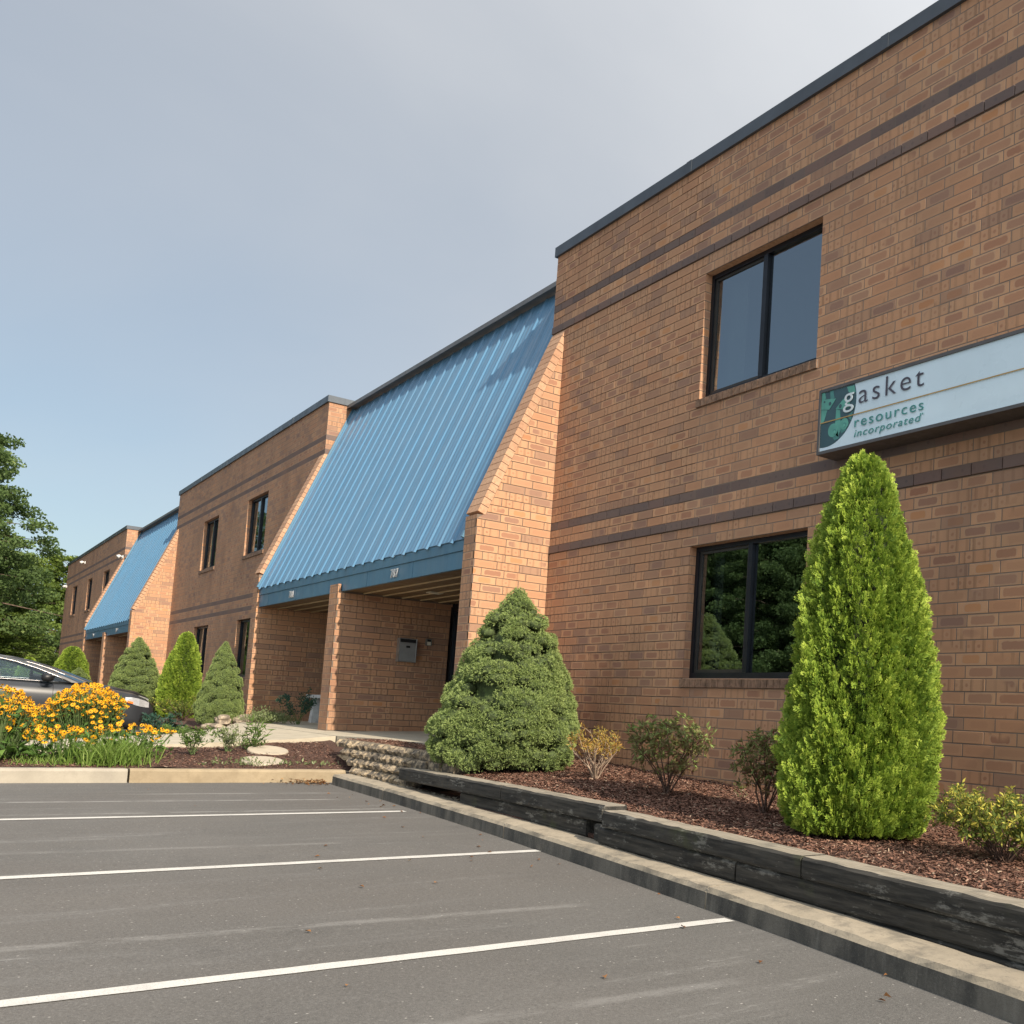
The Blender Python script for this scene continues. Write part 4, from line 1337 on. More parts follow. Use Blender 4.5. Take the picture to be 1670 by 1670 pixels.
# floodlights on the far block
def flood(loc, aim, label):
    e = empty('floodlight', loc, aim, label, 'floodlight', 'floodlights on the farthest block')
    mb = MB(); mb.v = []; base = MB(); base.box(-.06, .06, -.03, 0, -.06, .06); o = base.build('mount', M['white'], None); o.parent = e
    a = MB(); a.tube([(0, -.02, 0), (0, -.10, .02)], .015, 8); o = a.build('arm', M['white'], None); o.parent = e
    h = MB(); h.tube([(0, -.08, .02), (0, -.13, .02), (0, -.2, -.03)], [.03, .055, .08], 12); o = h.build('lamp_head', M['white'], None, True); o.parent = e
flood((-34.5, -.004, 6.17), .3, 'white floodlight at the right end of the farthest block, beside the blue roof')
flood((-45.3, -.004, 6.86), -.3, 'white floodlight high on the middle of the farthest block')
flood((-51.6, -.004, 6.15), -.9, 'white floodlight at the far left corner of the farthest block')

# rocks edging the planting by the left porch
def rock_mat():
    t = NT('field_stone'); P = t.pos(); a = t.noise(P, 9, 6, .68)
    c = t.mix(t.rng(a, .35, .65), (.16, .13, .10), (.46, .38, .28))
    c = t.mix(t.rng(t.noise(P, 22, 5, .7), .55, .7, 0, .7), c, (.08, .07, .06))
    t.base(c); t.rough(.92); t.bump(a, .8, .03); return t.mat
M['rock'] = rock_mat()
def rock(loc, s, rz, label):
    me = bpy.data.meshes.new('rock'); bm = bmesh.new(); bmesh.ops.create_icosphere(bm, subdivisions=3, radius=1)
    ph = R.uniform(0, 9)
    for v in bm.verts:
        c = v.co.copy(); k = 1 + .16 * math.sin(c.x * 3 + ph) * math.cos(c.y * 3.4 - ph) + .09 * math.sin(c.z * 7 + c.x * 5 + ph)
        c = Vector([math.copysign(abs(a) ** .72, a) for a in c]) * k * .85
        v.co = Vector((c.x * s[0], c.y * s[1], c.z * s[2]))
    bm.to_mesh(me); bm.free(); me.materials.append(M['rock'])
    o = bpy.data.objects.new('rock', me); link(o); o.location = loc; o.rotation_euler = (0, 0, rz)
    return tag(o, label, 'rock', 'rocks edging the bed by the left porch')
rock((-8.7, -1.78, .42), (.30, .16, .10), .3, 'low flat tan rock at the front of the rock edging')
rock((-8.9, -1.60, .56), (.26, .17, .11), -.2, 'tan rock on top of the rock edging beneath the spruce')
rock((-8.9, -1.25, .55), (.22, .20, .15), .6, 'dark rounded rock in the middle of the rock edging')
rock((-8.5, -1.45, .44), (.22, .14, .08), .1, 'small dark rock at the foot of the edging')
rock((-8.9, -.92, .60), (.22, .16, .10), .5, 'pale rock half hidden by low plants near the porch')
rock((-9.6, -2.0, .34), (.24, .16, .09), .2, 'pale flat stone beside the kerb behind the car')

# ================================================================== cars
def paint_mat(name, col, metallic=.55):
    t = NT(name); P = t.pos()
    t.base(t.mix(t.rng(t.noise(P, 3, 3), .3, .7), tuple(c * .94 for c in col), col))
    t.set(Metallic=metallic, Coat_Weight=.12, Coat_Roughness=.08); t.rough(.34); t.b.inputs['Specular IOR Level'].default_value = .35
    return t.mat
M['car_glass'] = glass('car_glass', (.80, .88, .88), 1.6)
M['tyre'] = simple('tyre_rubber', (.018, .018, .018), .85, var=.1)
M['rim'] = simple('alloy_rim', (.45, .45, .46), .3, .9, var=.04)
M['chrome'] = simple('chrome_trim', (.42, .40, .40), .34, 1.0, var=.02)
M['trim'] = simple('black_trim', (.012, .012, .013), .45, var=.05)
M['lamp'] = simple('headlight_lens', (.55, .56, .58), .12, .3, var=.06, scale=25, coat=1.0)
M['amber'] = simple('amber_reflector', (.75, .16, .02), .3, var=.05)
M['interior'] = simple('car_interior', (.045, .042, .04), .9, var=.1)
M['interior2'] = simple('car_seat', (.30, .28, .24), .9, var=.1)

def sedan(name, loc, label, paint):
    """car local axes: +x forward, -y the right-hand side; turned so the nose points to the building (+Y)"""
    e = empty(name, loc, math.radians(90), label, 'car', 'cars parked facing the middle block')
    def add(mb, nm, mats, par=e, smooth=False, bevel=0):
        o = mb.build(nm, mats, None, smooth, bevel); o.parent = par; return o
    # lower body as a loft of half sections
    def interp(T, x):
        for (a, b), (c, d) in zip(T, T[1:]):
            if x <= c: 
                f = (x - a) / (c - a); f = f * f * (3 - 2 * f) * .5 + f * .5
                return b + (d - b) * f
        return T[-1][1]
    top = [(-2.42, .74), (-2.30, .98), (-1.9, 1.05), (-1.2, 1.00), (.2, .965), (.95, .945), (1.5, .885), (2.0, .80), (2.25, .71), (2.40, .56)]
    wid = [(-2.42, .60), (-2.25, .80), (-1.8, .885), (-.8, .905), (.8, .905), (1.5, .895), (2.0, .82), (2.28, .62), (2.40, .40)]
    bot = [(-2.42, .40), (-2.2, .24), (-1.0, .17), (1.2, .17), (2.1, .18), (2.40, .26)]
    X = np.concatenate([np.linspace(-2.42, -2.2, 5), np.linspace(-2.1, 1.6, 28), np.linspace(1.7, 2.40, 12)])
    V = []; F = []; nsec = 0
    for x in X:
        zt, w, zb = interp(top, x), interp(wid, x), interp(bot, x)
        h = zt - zb
        half = [(0, zb), (w * .80, zb), (w * .955, zb + .05 * 1), (w * .985, zb + h * .28), (w, zb + h * .52), (w * .992, zb + h * .70),
                (w * .965, zb + h * .84), (w * .90, zb + h * .945), (w * .78, zb + h * .99), (w * .45, zt + .022), (0, zt + .032)]
        sec = half + [(-a, b) for a, b in half[-2:0:-1]]
        nsec = len(sec)
        V += [(x, a, b) for a, b in sec]
    for i in range(len(X) - 1):
        for k in range(nsec):
            F.append((i * nsec + k, i * nsec + (k + 1) % nsec, (i + 1) * nsec + (k + 1) % nsec, (i + 1) * nsec + k))
    F.append(tuple(range(nsec - 1, -1, -1))); F.append(tuple((len(X) - 1) * nsec + k for k in range(nsec)))
    body = pobj('body', V, F, paint, None, True); body.parent = e
    # greenhouse: longitudinal profile (x, roof z) with plan curvature on the screens
    def yside(z, x):   # half width of the glasshouse at height z
        f = max(0, min(1, (z - .93) / .48)); return .80 - .23 * f ** 1.15 - .02 * abs(x) / 2
    prof = [(1.12, .955), (.86, 1.07), (.55, 1.205), (.22, 1.315), (-.10, 1.385), (-.45, 1.42), (-.85, 1.42), (-1.2, 1.375), (-1.52, 1.28), (-1.80, 1.16), (-2.02, 1.04)]
    V = []; F = []; mi = []
    ncol = 9
    for (x, z) in prof:
        for k in range(ncol):
            f = -1 + 2 * k / (ncol - 1)
            y = f * yside(z, x)
            bulge = (1 - f * f)
            xx = x + (.20 * bulge * (1.42 - z) / .47 if x > 0 else -.10 * bulge * max(0, (1.40 - z)) / .4 if x < -1 else 0)
            V.append((xx, y, z + .018 * bulge))
    for i in range(len(prof) - 1):
        for k in range(ncol - 1):
            F.append((i * ncol + k, i * ncol + k + 1, (i + 1) * ncol + k + 1, (i + 1) * ncol + k))
            glassy = (i < 3) or (i >= 7 and i < 9)
            mi.append(1 if glassy and 0 < k < ncol - 2 else 0)
            if glassy and k in (0, ncol - 2): mi[-1] = 0
    roof = pobj('roof', V, F, [paint, M['car_glass']], None, True, mi); roof.parent = e
    # sides: pillars (paint) and side glass set slightly in
    for s in (-1, 1):
        def P(x, z, o=0.0): return (x, s * (yside(z, x) + o), z)
        # door glass outline
        out = [(1.00, .955), (.80, 1.055), (.50, 1.18), (.18, 1.285), (-.12, 1.345), (-.45, 1.372), (-.85, 1.372), (-1.18, 1.325), (-1.45, 1.225), (-1.60, 1.10), (-1.62, 1.005), (-.9, .985), (-.1, .970), (.5, .960)]
        mb = MB(); mb.poly([P(x, z, .004) for x, z in (out if s < 0 else out[::-1])]); add(mb, 'side_glass', M['car_glass'])
        # cant rail between glass and roof profile
        mb = MB()
        tp = prof[:9]; ot = out[:9]
        for i in range(8):
            q = [P(tp[i][0], tp[i][1], .012), P(tp[i + 1][0], tp[i + 1][1], .012), P(ot[i + 1][0], ot[i + 1][1], .010), P(ot[i][0], ot[i][1], .010)]
            mb.poly(q if s < 0 else q[::-1])
        q = [P(*tp[8], .012), P(*prof[9], .012), P(*prof[10], .012), P(-2.0, 1.0, .012), P(-1.62, 1.005, .01), P(-1.60, 1.10, .01), P(*ot[8], .01)]
        mb.poly(q if s < 0 else q[::-1])
        add(mb, 'pillar', paint)
        # chrome moulding round the glass
        mb = MB(); mb.tube([P(x, z, .016) for x, z in out[:10]], .008, 6); add(mb, 'window_trim', M['chrome'], smooth=True)
        mb = MB(); mb.tube([P(x, z, .012) for x, z in (out[9:] + [out[0]])], .006, 6); add(mb, 'belt_trim', M['chrome'], smooth=True)
        # B pillar
        mb = MB(); q = [P(-.30, .968, .008), P(-.40, .968, .008), P(-.46, 1.372, .008), P(-.38, 1.372, .008)]; mb.poly(q if s > 0 else q[::-1]); add(mb, 'pillar', M['trim'])
        # mirror
        mb = MB()
        me = bpy.data.meshes.new('mirror'); bm = bmesh.new(); bmesh.ops.create_icosphere(bm, subdivisions=3, radius=1)
        for v in bm.verts: v.co = Vector((math.copysign(abs(v.co.x) ** .8, v.co.x) * .085 + (.03 if v.co.x > 0 else 0) * abs(v.co.x), v.co.y * .115, math.copysign(abs(v.co.z) ** .75, v.co.z) * .075))
        bm.to_mesh(me); bm.free(); me.materials.append(M['trim'])
        for p_ in me.polygons: p_.use_smooth = True
        mo = bpy.data.objects.new('mirror', me); link(mo, e); mo.location = (.62, s * .98, 1.025)
        mb = MB(); mb.tube([(.66, s * .80, .965), (.64, s * .90, .99)], .03, 6); add(mb, 'mirror_arm', M['trim'])
        # headlight wrapping the corner
        hl = []
        for (x, z0_, z1_) in ((1.86, .665, .735), (1.98, .61, .735), (2.10, .575, .715), (2.20, .56, .685), (2.28, .555, .65)):
            w = interp(wid, x) + .012
            hl.append(((x, s * w * .995, z0_), (x + .0, s * w * .955, z1_)))
        mb = MB()
        for a, b in zip(hl, hl[1:]):
            q = [a[0], b[0], b[1], a[1]]; mb.poly(q if s < 0 else q[::-1])
        h_ = add(mb, 'headlight', M['lamp'])
        mb = MB(); w1, w2 = interp(wid, 1.90) + .017, interp(wid, 1.99) + .017
        q = [(1.90, s * w1, .632), (1.99, s * w2, .618), (1.99, s * w2 * .99, .655), (1.90, s * w1 * .99, .672)]; mb.poly(q if s < 0 else q[::-1]); add(mb, 'marker_lamp', M['amber'])
        # fog lamp pocket
        mb = MB(); q = []
        for (x, z) in ((2.12, .30), (2.26, .31), (2.28, .42), (2.16, .44)):
            q.append((x, s * (interp(wid, x) + .008), z))
        mb.poly(q if s < 0 else q[::-1]); add(mb, 'fog_lamp', M['trim'])
        # door cut and handle
        for xx in (-.34, .74, -1.30):
            mb = MB()
            pts = [(xx, s * (interp(wid, xx) * k_ + .002), z) for k_, z in ((.985, .32), (1.0, .56), (.992, .72), (.965, .84), (.90, .93))]
            mb.tube(pts, .004, 4); add(mb, 'door_gap', M['trim'])
        for xx in (-.16, -1.12):
            mb = MB(); mb.box(xx, xx + .16, s * .905 - .012, s * .905 + .012, .795, .82); add(mb, 'door_handle', paint, bevel=.006)
        # wheels
        for xw in (1.42, -1.38):
            mb = MB(); mb.tube([(xw, s * .70, .33), (xw, s * .915, .33)], .375, 28); add(mb, 'wheel_arch', M['trim'])
            we = MB(); we.tube([(xw, s * .71, .325), (xw, s * .74, .325), (xw, s * .90, .325), (xw, s * .925, .325)], [.29, .325, .325, .30], 30)
            wo = add(we, 'wheel', M['tyre'])
            rm = MB(); rm.tube([(xw, s * .9, .325), (xw, s * .932, .325)], .215, 24, 0)
            for k in range(5):
                a = 2 * math.pi * k / 5
                rm.tube([(xw, s * .934, .325), (xw + .205 * math.cos(a), s * .934, .325 + .205 * math.sin(a))], .028, 6)
            add(rm, 'rim', M['rim'], wo)
    # nose: grille, bumper intake, plate
    mb = MB(); mb.box(2.30, 2.405, -.36, .36, .44, .56); add(mb, 'grille', M['trim'], bevel=.02)
    mb = MB(); mb.box(2.22, 2.39, -.45, .45, .25, .35); add(mb, 'air_intake', M['trim'], bevel=.02)
    # cabin
    mb = MB(); mb.box(-1.5, .8, -.66, .66, .5, .94); add(mb, 'cabin_floor', M['interior'])
    for yy in (-.36, .36):
        mb = MB(); mb.hexa([(-.55, yy - .22, .8), (-.15, yy - .22, .8), (-.15, yy + .22, .8), (-.55, yy + .22, .8), (-.72, yy - .2, 1.15), (-.56, yy - .2, 1.15), (-.56, yy + .2, 1.15), (-.72, yy + .2, 1.15)]); add(mb, 'front_seat', M['interior2'], bevel=.04)
        mb = MB(); mb.box(-.75, -.65, yy - .12, yy + .12, 1.16, 1.30); add(mb, 'headrest', M['interior2'], bevel=.03)
    mb = MB(); mb.hexa([(.62, -.66, .90), (.98, -.66, .90), (.98, .66, .90), (.62, .66, .90), (.66, -.62, .985), (.92, -.62, .965), (.92, .62, .965), (.66, .62, .985)]); add(mb, 'dashboard', M['interior'], bevel=.03)
    ring = [(.5 + .03 * math.cos(a), .36 + .18 * math.cos(a), .98 + .17 * math.sin(a)) for a in np.linspace(0, 2 * math.pi, 20)]
    mb = MB(); mb.tube(ring, .014, 6); add(mb, 'steering_wheel', M['trim'])
    return e
M['paint_grey'] = paint_mat('gunmetal_paint', (.034, .037, .043), .0)
M['paint_black'] = paint_mat('dark_paint', (.014, .015, .018), .2)
sedan('parked_car', (-10.92, -4.87, asp(-10.9) + .01), 'dark grey sedan parked nearest, half hidden behind the yellow flowers', M['paint_grey'])
sedan('parked_car', (-13.85, -4.40, asp(-13.8) + .01), 'black sedan parked behind the dark grey sedan, only its windscreen showing', M['paint_black'])

# ================================================================== vegetation
def leaf_mat(name, dark, lite, tip=None, transl=.25, rough=.6):
    t = NT(name)
    tone = t.attr('tone')
    c = t.mix(tone, dark, lite)
    if tip is not None: c = t.mix(t.rng(tone, .72, 1.0), c, tip)
    t.base(c); t.rough(rough); t.b.inputs['Specular IOR Level'].default_value = .25
    tr = t.n('ShaderNodeBsdfTranslucent'); t.put(tr.inputs['Color'], c)
    mx = t.n('ShaderNodeMixShader'); mx.inputs[0].default_value = transl
    t.put(mx.inputs[1], t.b.outputs[0]); t.put(mx.inputs[2], tr.outputs[0]); t.put(t.out.inputs['Surface'], mx.outputs[0])
    return t.mat
def norm(a): return a / (np.linalg.norm(a, axis=1, keepdims=True) + 1e-9)
def diamonds(P, A, B, fold=None):
    """leaf quads: base P, length vector A, half-width vector B"""
    n = len(P); mid = P + A * .45
    if fold is not None: mid = mid + fold
    V = np.stack([P, mid + B, P + A, mid - B], 1).reshape(-1, 3)
    return V, np.arange(4 * n).reshape(-1, 4)
def rnd_unit(n):
    return norm(NR.normal(size=(n, 3)))

M['arbor_leaf'] = leaf_mat('arborvitae_foliage', (.070, .150, .022), (.335, .455, .060), (.47, .58, .095), .32)
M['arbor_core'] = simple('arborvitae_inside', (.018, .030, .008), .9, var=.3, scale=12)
M['bark'] = simple('bark', (.12, .085, .06), .9, var=.25, scale=9, bump=.6, bscale=40)
M['spruce_leaf'] = leaf_mat('spruce_needles', (.150, .220, .070), (.37, .46, .165), (.45, .54, .205), .32)
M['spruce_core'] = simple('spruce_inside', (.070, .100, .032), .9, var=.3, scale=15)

def lathe(zr, n=28, cx=0, cy=0):
    V = []; F = []
    for z, r in zr:
        for k in range(n):
            a = 2 * math.pi * k / n; w = 1 + .05 * math.sin(3 * a + z * 4)
            V.append((cx + r * w * math.cos(a), cy + r * w * math.sin(a), z))
    for i in range(len(zr) - 1):
        for k in range(n): F.append((i * n + k, i * n + (k + 1) % n, (i + 1) * n + (k + 1) % n, (i + 1) * n + k))
    F.append(tuple((len(zr) - 1) * n + k for k in range(n)))
    return V, F

def arborvitae_mesh(lobes, nspray):
    """lobes: (cx, cy, height, radius); local coordinates, base at z=0"""
    hh = [0, .02, .10, .19, .37, .58, .70, .82, .92, .97, 1.0]; rr = [.74, .84, .95, 1.0, 1.0, .87, .76, .58, .39, .26, .06]
    tot = sum(l[2] * l[3] for l in lobes)
    Vs, Fs, Ts = [], [], []; cnt = 0
    for li, (cx, cy, H, Rr) in enumerate(lobes):
        n = int(nspray * H * Rr / tot)
        h = NR.uniform(0, 1, n * 3); keep = NR.uniform(0, 1, n * 3) < np.interp(h, hh, rr) * .95 + .05
        h = h[keep][:n]; n = len(h)
        th = NR.uniform(0, 2 * np.pi, n)
        lump = .075 * np.sin(th * 5 + h * 9 + li) + .06 * np.sin(th * 9 - h * 21 + 2 * li) + .05 * np.sin(th * 17 + h * 37)
        r = np.interp(h, hh, rr) * Rr * (1 + lump) * (1 - .20 * NR.uniform(0, 1, n) ** 2.2)
        rad = np.c_[np.cos(th), np.sin(th), np.zeros(n)]
        P = np.c_[cx + r * np.cos(th), cy + r * np.sin(th), h * H]
        ax = norm(rad * NR.uniform(.35, .95, n)[:, None] + np.c_[np.zeros(n), np.zeros(n), NR.uniform(.45, 1.25, n)] + NR.normal(size=(n, 3)) * .28)
        tang = np.cross(rad, [0, 0, 1.0]); 
        side = norm(np.cross(ax, norm(rad * NR.normal(size=(n, 1)) * .6 + tang * NR.normal(size=(n, 1)))))
        L = NR.uniform(.036, .076, n)
        tone0 = np.clip(NR.normal(.46, .20, n) + lump * 1.4, 0, 1)
        for k in range(9):
            f = (k // 2 + .3) / 4.6 if k < 8 else .72
            s = (1 if k % 2 else -1) if k < 8 else 0
            base = P + ax * (L * f)[:, None]
            d = norm(ax * .75 + side * (s * .75) + NR.normal(size=(n, 3)) * .12)
            ln = (L * (.52 - .22 * f))[:, None]
            wv = norm(np.cross(d, np.cross(ax, side)) + NR.normal(size=(n, 3)) * .15) * (L * .085)[:, None]
            V, F = diamonds(base, d * ln, wv)
            Vs.append(V); Fs.append(F + cnt); cnt += len(V)
            tt = np.clip(tone0[:, None] + np.array([-.22, .0, .30, .0]) + .16 * f, 0, 1); Ts.append(tt.reshape(-1))
    return np.concatenate(Vs), np.concatenate(Fs), np.concatenate(Ts), (hh, rr)

def make_arborvitae(loc, lobes, nspray, label, group):
    e = empty('arborvitae', loc, 0, label, 'evergreen', group)
    V, F, T, (hh, rr) = arborvitae_mesh(lobes, nspray)
    o = nobj('crown', V, F, M['arbor_leaf'], None, attr={'tone': T}); o.parent = e
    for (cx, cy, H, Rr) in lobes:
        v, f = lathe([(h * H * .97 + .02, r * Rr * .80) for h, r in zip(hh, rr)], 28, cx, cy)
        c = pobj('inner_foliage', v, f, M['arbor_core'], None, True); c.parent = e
    mb = MB(); mb.tube([(0, 0, -.1), (0, 0, .5), (.02, 0, 1.4)], [.05, .045, .02], 8); t = mb.build('trunk', M['bark'], None); t.parent = e
    return e

arb = make_arborvitae((7.44, -1.30, .335), [(-.02, -.01, 2.60, .425), (.15, .12, 2.05, .32), (-.03, -.05, 1.35, .43)], 46000,
                      'tall bright green conical arborvitae standing under the left end of the sign', 'arborvitae along the building')

def make_spruce(loc, H, Rr, nclump, ntuft, label, group):
    e = empty('dwarf_spruce', loc, 0, label, 'evergreen', group)
    hh = [0, .05, .18, .34, .51, .67, .84, .95, 1.0]; rr = [.80, .90, .96, .86, .74, .58, .35, .15, .02]
    Vs, Fs, Ts = [], [], []; cnt = 0
    cores = MB()
    me = bmesh.new(); bmesh.ops.create_icosphere(me, subdivisions=1, radius=1); iv = [v.co.copy() for v in me.verts]; iff = [tuple(v.index for v in f.verts) for f in me.faces]; me.free()
    i = 0; tries = 0
    while i < nclump:
        tries += 1
        h = R.random() if i > 26 else .80 + .20 * i / 26
        rprof = np.interp(h, hh, rr)
        if i > 26 and R.random() > rprof + .08: continue
        i += 1
        th = i * 2.39996 + R.uniform(-.5, .5)
        lump = .06 * math.sin(3 * th + h * 7) + .05 * math.sin(5 * th - h * 12)
        r = max(0, rprof * Rr * (1 + lump) - (.075 if h < .8 else .045))
        c = np.array([r * math.cos(th), r * math.sin(th), h * (H - .10) + .05])
        sz = R.uniform(.085, .14) * (.55 + .45 * rprof)
        if i <= 27: sz = .058 + .055 * (1 - h) / .2; r = rprof * Rr * .52; c = np.array([r * math.cos(th), r * math.sin(th), h * (H - .07) + .03])
        n = int(ntuft * (sz / .12) ** 2)
        d = rnd_unit(n)
        out = np.array([math.cos(th), math.sin(th), .45]); out /= np.linalg.norm(out)
        d = norm(d + out * .85)
        P = c + d * np.array([sz * 1.05, sz * 1.05, sz * .72]) * NR.uniform(.84, 1.06, n)[:, None]
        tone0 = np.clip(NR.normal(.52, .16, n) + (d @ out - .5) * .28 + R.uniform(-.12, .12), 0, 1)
        for k in range(5):
            ax = norm(d + rnd_unit(n) * .85 + np.array([0, 0, .15]))
            wv = norm(np.cross(ax, rnd_unit(n))) * .0036
            V, F = diamonds(P, ax * NR.uniform(.018, .034, n)[:, None], wv)
            Vs.append(V); Fs.append(F + cnt); cnt += len(V)
            Ts.append(np.clip(np.repeat(tone0, 4) + np.tile([-.25, 0, .22, 0], n), 0, 1))
        nb = len(cores.v)
        cores.v += [Vector((c[0] + v.x * sz * .90, c[1] + v.y * sz * .90, c[2] + v.z * sz * .62)) for v in iv]
        cores.f += [tuple(nb + q for q in f) for f in iff]; cores.m += [0] * len(iff)
    o = nobj('crown', np.concatenate(Vs), np.concatenate(Fs), M['spruce_leaf'], None, attr={'tone': np.concatenate(Ts)}); o.parent = e
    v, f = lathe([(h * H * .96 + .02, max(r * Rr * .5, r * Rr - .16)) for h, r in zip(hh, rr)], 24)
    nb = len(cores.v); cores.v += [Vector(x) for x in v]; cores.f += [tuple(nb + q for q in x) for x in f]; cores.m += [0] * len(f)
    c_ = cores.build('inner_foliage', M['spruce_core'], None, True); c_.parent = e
    mb = MB(); mb.tube([(0, 0, -.1), (0, 0, H * .6)], [.05, .02], 8); t = mb.build('trunk', M['bark'], None); t.parent = e
    return e
spr = make_spruce((1.98, -1.20, .40), 1.99, .765, 600, 92, 'large dwarf spruce cone in front of the near brick fin', 'dwarf spruces along the building')

def clone(src, loc, sc, rz, label):
    c = copy_tree(src); c.location = loc; c.scale = sc; c.rotation_euler = (0, 0, rz); c['label'] = label
    return c
clone(spr, (-9.25, -1.60, .46), (.53, .53, .80), 2.1, 'dwarf spruce leaning against the left porch, above the rocks')
clone(spr, (-17.2, -1.8, .36), (.84, .84, 1.0), 4.0, 'dwarf spruce cone in front of the farther blue-roofed porch fin, behind the cars')
clone(arb, (-15.3, -1.15, .42), (.86, .86, .78), 3.9, 'green arborvitae between two dwarf spruces at the middle block')
clone(arb, (-31.5, -1.6, .5), (1.25, 1.25, .74), 2.6, 'small bright arborvitae in front of the farther porch')
clone(spr, (-30.3, -1.5, .5), (.75, .75, .60), 1.0, 'small dwarf spruce beside the bright arborvitae at the farther porch')
clone(arb, (-41.5, -2.0, .55), (1.0, 1.0, .62), .6, 'tiny far arborvitae at the left end of the building')

# ---- leafy shrubs
def shrub(name, loc, height, width, nstem, nleaf, lsize, leafm, stemm, label, cat='shrub', group=None, bare=.45, srad=.008, spread=1.0, lw=.32, depth=1.0, toplean=(0, 0), whorls=0, tmean=.5):
    e = empty(name, loc, 0, label, cat, group)
    st = MB(); tips = []
    for i in range(nstem):
        a = 2 * math.pi * (i + R.random()) / nstem; rr_ = width * .5 * math.sqrt(R.uniform(.1, 1)); h = height * R.uniform(.72, 1.0) * (1 - .22 * (rr_ / (width * .5)) ** 2)
        p0 = Vector((R.uniform(-.03, .03), R.uniform(-.03, .03), -.03)); p3 = Vector((rr_ * math.cos(a) + toplean[0] * h, rr_ * math.sin(a) * depth + toplean[1] * h, h))
        p1 = p0 + Vector((p3.x * .25, p3.y * .25, h * .35)) + Vector((R.uniform(-.03, .03), R.uniform(-.03, .03), 0))
        p2 = p0 + Vector((p3.x * .7, p3.y * .7, h * .70)) + Vector((R.uniform(-.03, .03), R.uniform(-.03, .03), 0))
        st.tube([p0, p1, p2, p3], [srad, srad * .8, srad * .55, srad * .25], 5, caps=False)
        tips.append((p1, p2, p3))
        for _ in range(3):
            f = R.uniform(.1, .9); q = p1.lerp(p2, f) if R.random() < .5 else p2.lerp(p3, f)
            q2 = q + Vector((R.uniform(-1, 1), R.uniform(-1, 1) * depth, R.uniform(.3, 1.0))).normalized() * height * R.uniform(.10, .24)
            st.tube([q, q.lerp(q2, .5) + Vector((R.uniform(-.01, .01), 0, .01)), q2], [srad * .4, srad * .3, srad * .15], 4, caps=False)
            tips.append((q, q.lerp(q2, .5), q2))
    o = st.build('stems', stemm, None, True); o.parent = e
    P = []; D = []
    while len(P) < nleaf:
        a, b, c = tips[R.randrange(len(tips))]
        f = R.random() ** .6
        q = b.lerp(c, f) if R.random() < .75 else a.lerp(b, f)
        if q.z < height * bare * R.uniform(.75, 1.1): continue
        d = (c - b).normalized() * .5 + Vector((R.gauss(0, .8), R.gauss(0, .8), R.gauss(.25, .6)))
        P.append(q + Vector((R.gauss(0, .018), R.gauss(0, .018), R.gauss(0, .014))) * (lsize / .045)); D.append(d.normalized())
    for _ in range(whorls):
        d0 = Vector(rnd_unit(1)[0]) * R.uniform(.55, 1.0)
        c0 = Vector((d0.x * width * .46 + toplean[0] * height, d0.y * width * .46 * depth, height * .57 + d0.z * height * .42))
        ax_ = (d0 + Vector((0, 0, .5))).normalized(); s1 = ax_.orthogonal().normalized(); s2 = ax_.cross(s1)
        for k in range(11):
            a_ = k * 2.4; P.append(c0 + ax_ * R.uniform(-.02, .015)); D.append((ax_ * R.uniform(.1, .6) + s1 * math.cos(a_) + s2 * math.sin(a_)).normalized())
    P = np.array(P); D = np.array(D); n = len(P)
    L = NR.uniform(.6, 1.25, n)[:, None] * lsize
    B = norm(np.cross(D, rnd_unit(n))) * L * lw * .5
    V, F = diamonds(P, D * L, B, norm(np.cross(D, B)) * L * .08)
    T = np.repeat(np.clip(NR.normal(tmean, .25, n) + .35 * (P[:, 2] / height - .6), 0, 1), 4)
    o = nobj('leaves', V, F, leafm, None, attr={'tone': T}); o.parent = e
    return e
M['leaf_yellow'] = leaf_mat('turning_leaves', (.40, .20, .05), (.44, .36, .10), (.36, .38, .10), .3)
M['leaf_andro'] = leaf_mat('green_red_leaves', (.22, .085, .07), (.20, .31, .09), (.30, .42, .13), .35)
M['leaf_gold'] = leaf_mat('gold_tipped_leaves', (.075, .115, .025), (.20, .25, .05), (.60, .54, .10), .35)
M['leaf_green'] = leaf_mat('mid_green_leaves', (.045, .085, .018), (.13, .21, .045), (.17, .26, .06), .25)
M['leaf_blue'] = leaf_mat('blue_green_leaves', (.020, .06, .045), (.05, .12, .085), None, .2)
M['leaf_pale'] = leaf_mat('pale_green_leaves', (.10, .13, .05), (.24, .29, .13), (.34, .38, .22), .25)
M['stem_pale'] = simple('pale_twig', (.36, .27, .20), .9, var=.15, scale=30)
M['stem_dark'] = simple('dark_twig', (.10, .06, .045), .9, var=.15, scale=30)
M['stem_green'] = simple('green_stem', (.10, .15, .05), .8, var=.15, scale=30)
shrub('small_shrub', (3.42, -.93, .415), .50, .60, 20, 900, .042, M['leaf_yellow'], M['stem_pale'], 'small shrub with pale bare stems and yellow-orange leaves beside the spruce', bare=.55, srad=.007)
shrub('small_shrub', (4.78, -1.0, .40), .70, .84, 11, 500, .058, M['leaf_andro'], M['stem_dark'], 'round green shrub with reddish leaves below the lower window', bare=.25, srad=.008, whorls=150, tmean=.55)
shrub('small_shrub', (6.22, -1.05, .375), .62, .62, 9, 1200, .052, M['leaf_andro'], M['stem_dark'], 'thin leggy green and red shrub partly behind the arborvitae', bare=.40, srad=.008, toplean=(-.06, 0), whorls=55)
shrub('small_shrub', (8.62, -1.20, .30),   .44, 1.05, 34, 6500, .036, M['leaf_gold'], M['stem_dark'], 'low shrub with golden leaf tips at the right edge', bare=.25, srad=.006, whorls=160, tmean=.66)
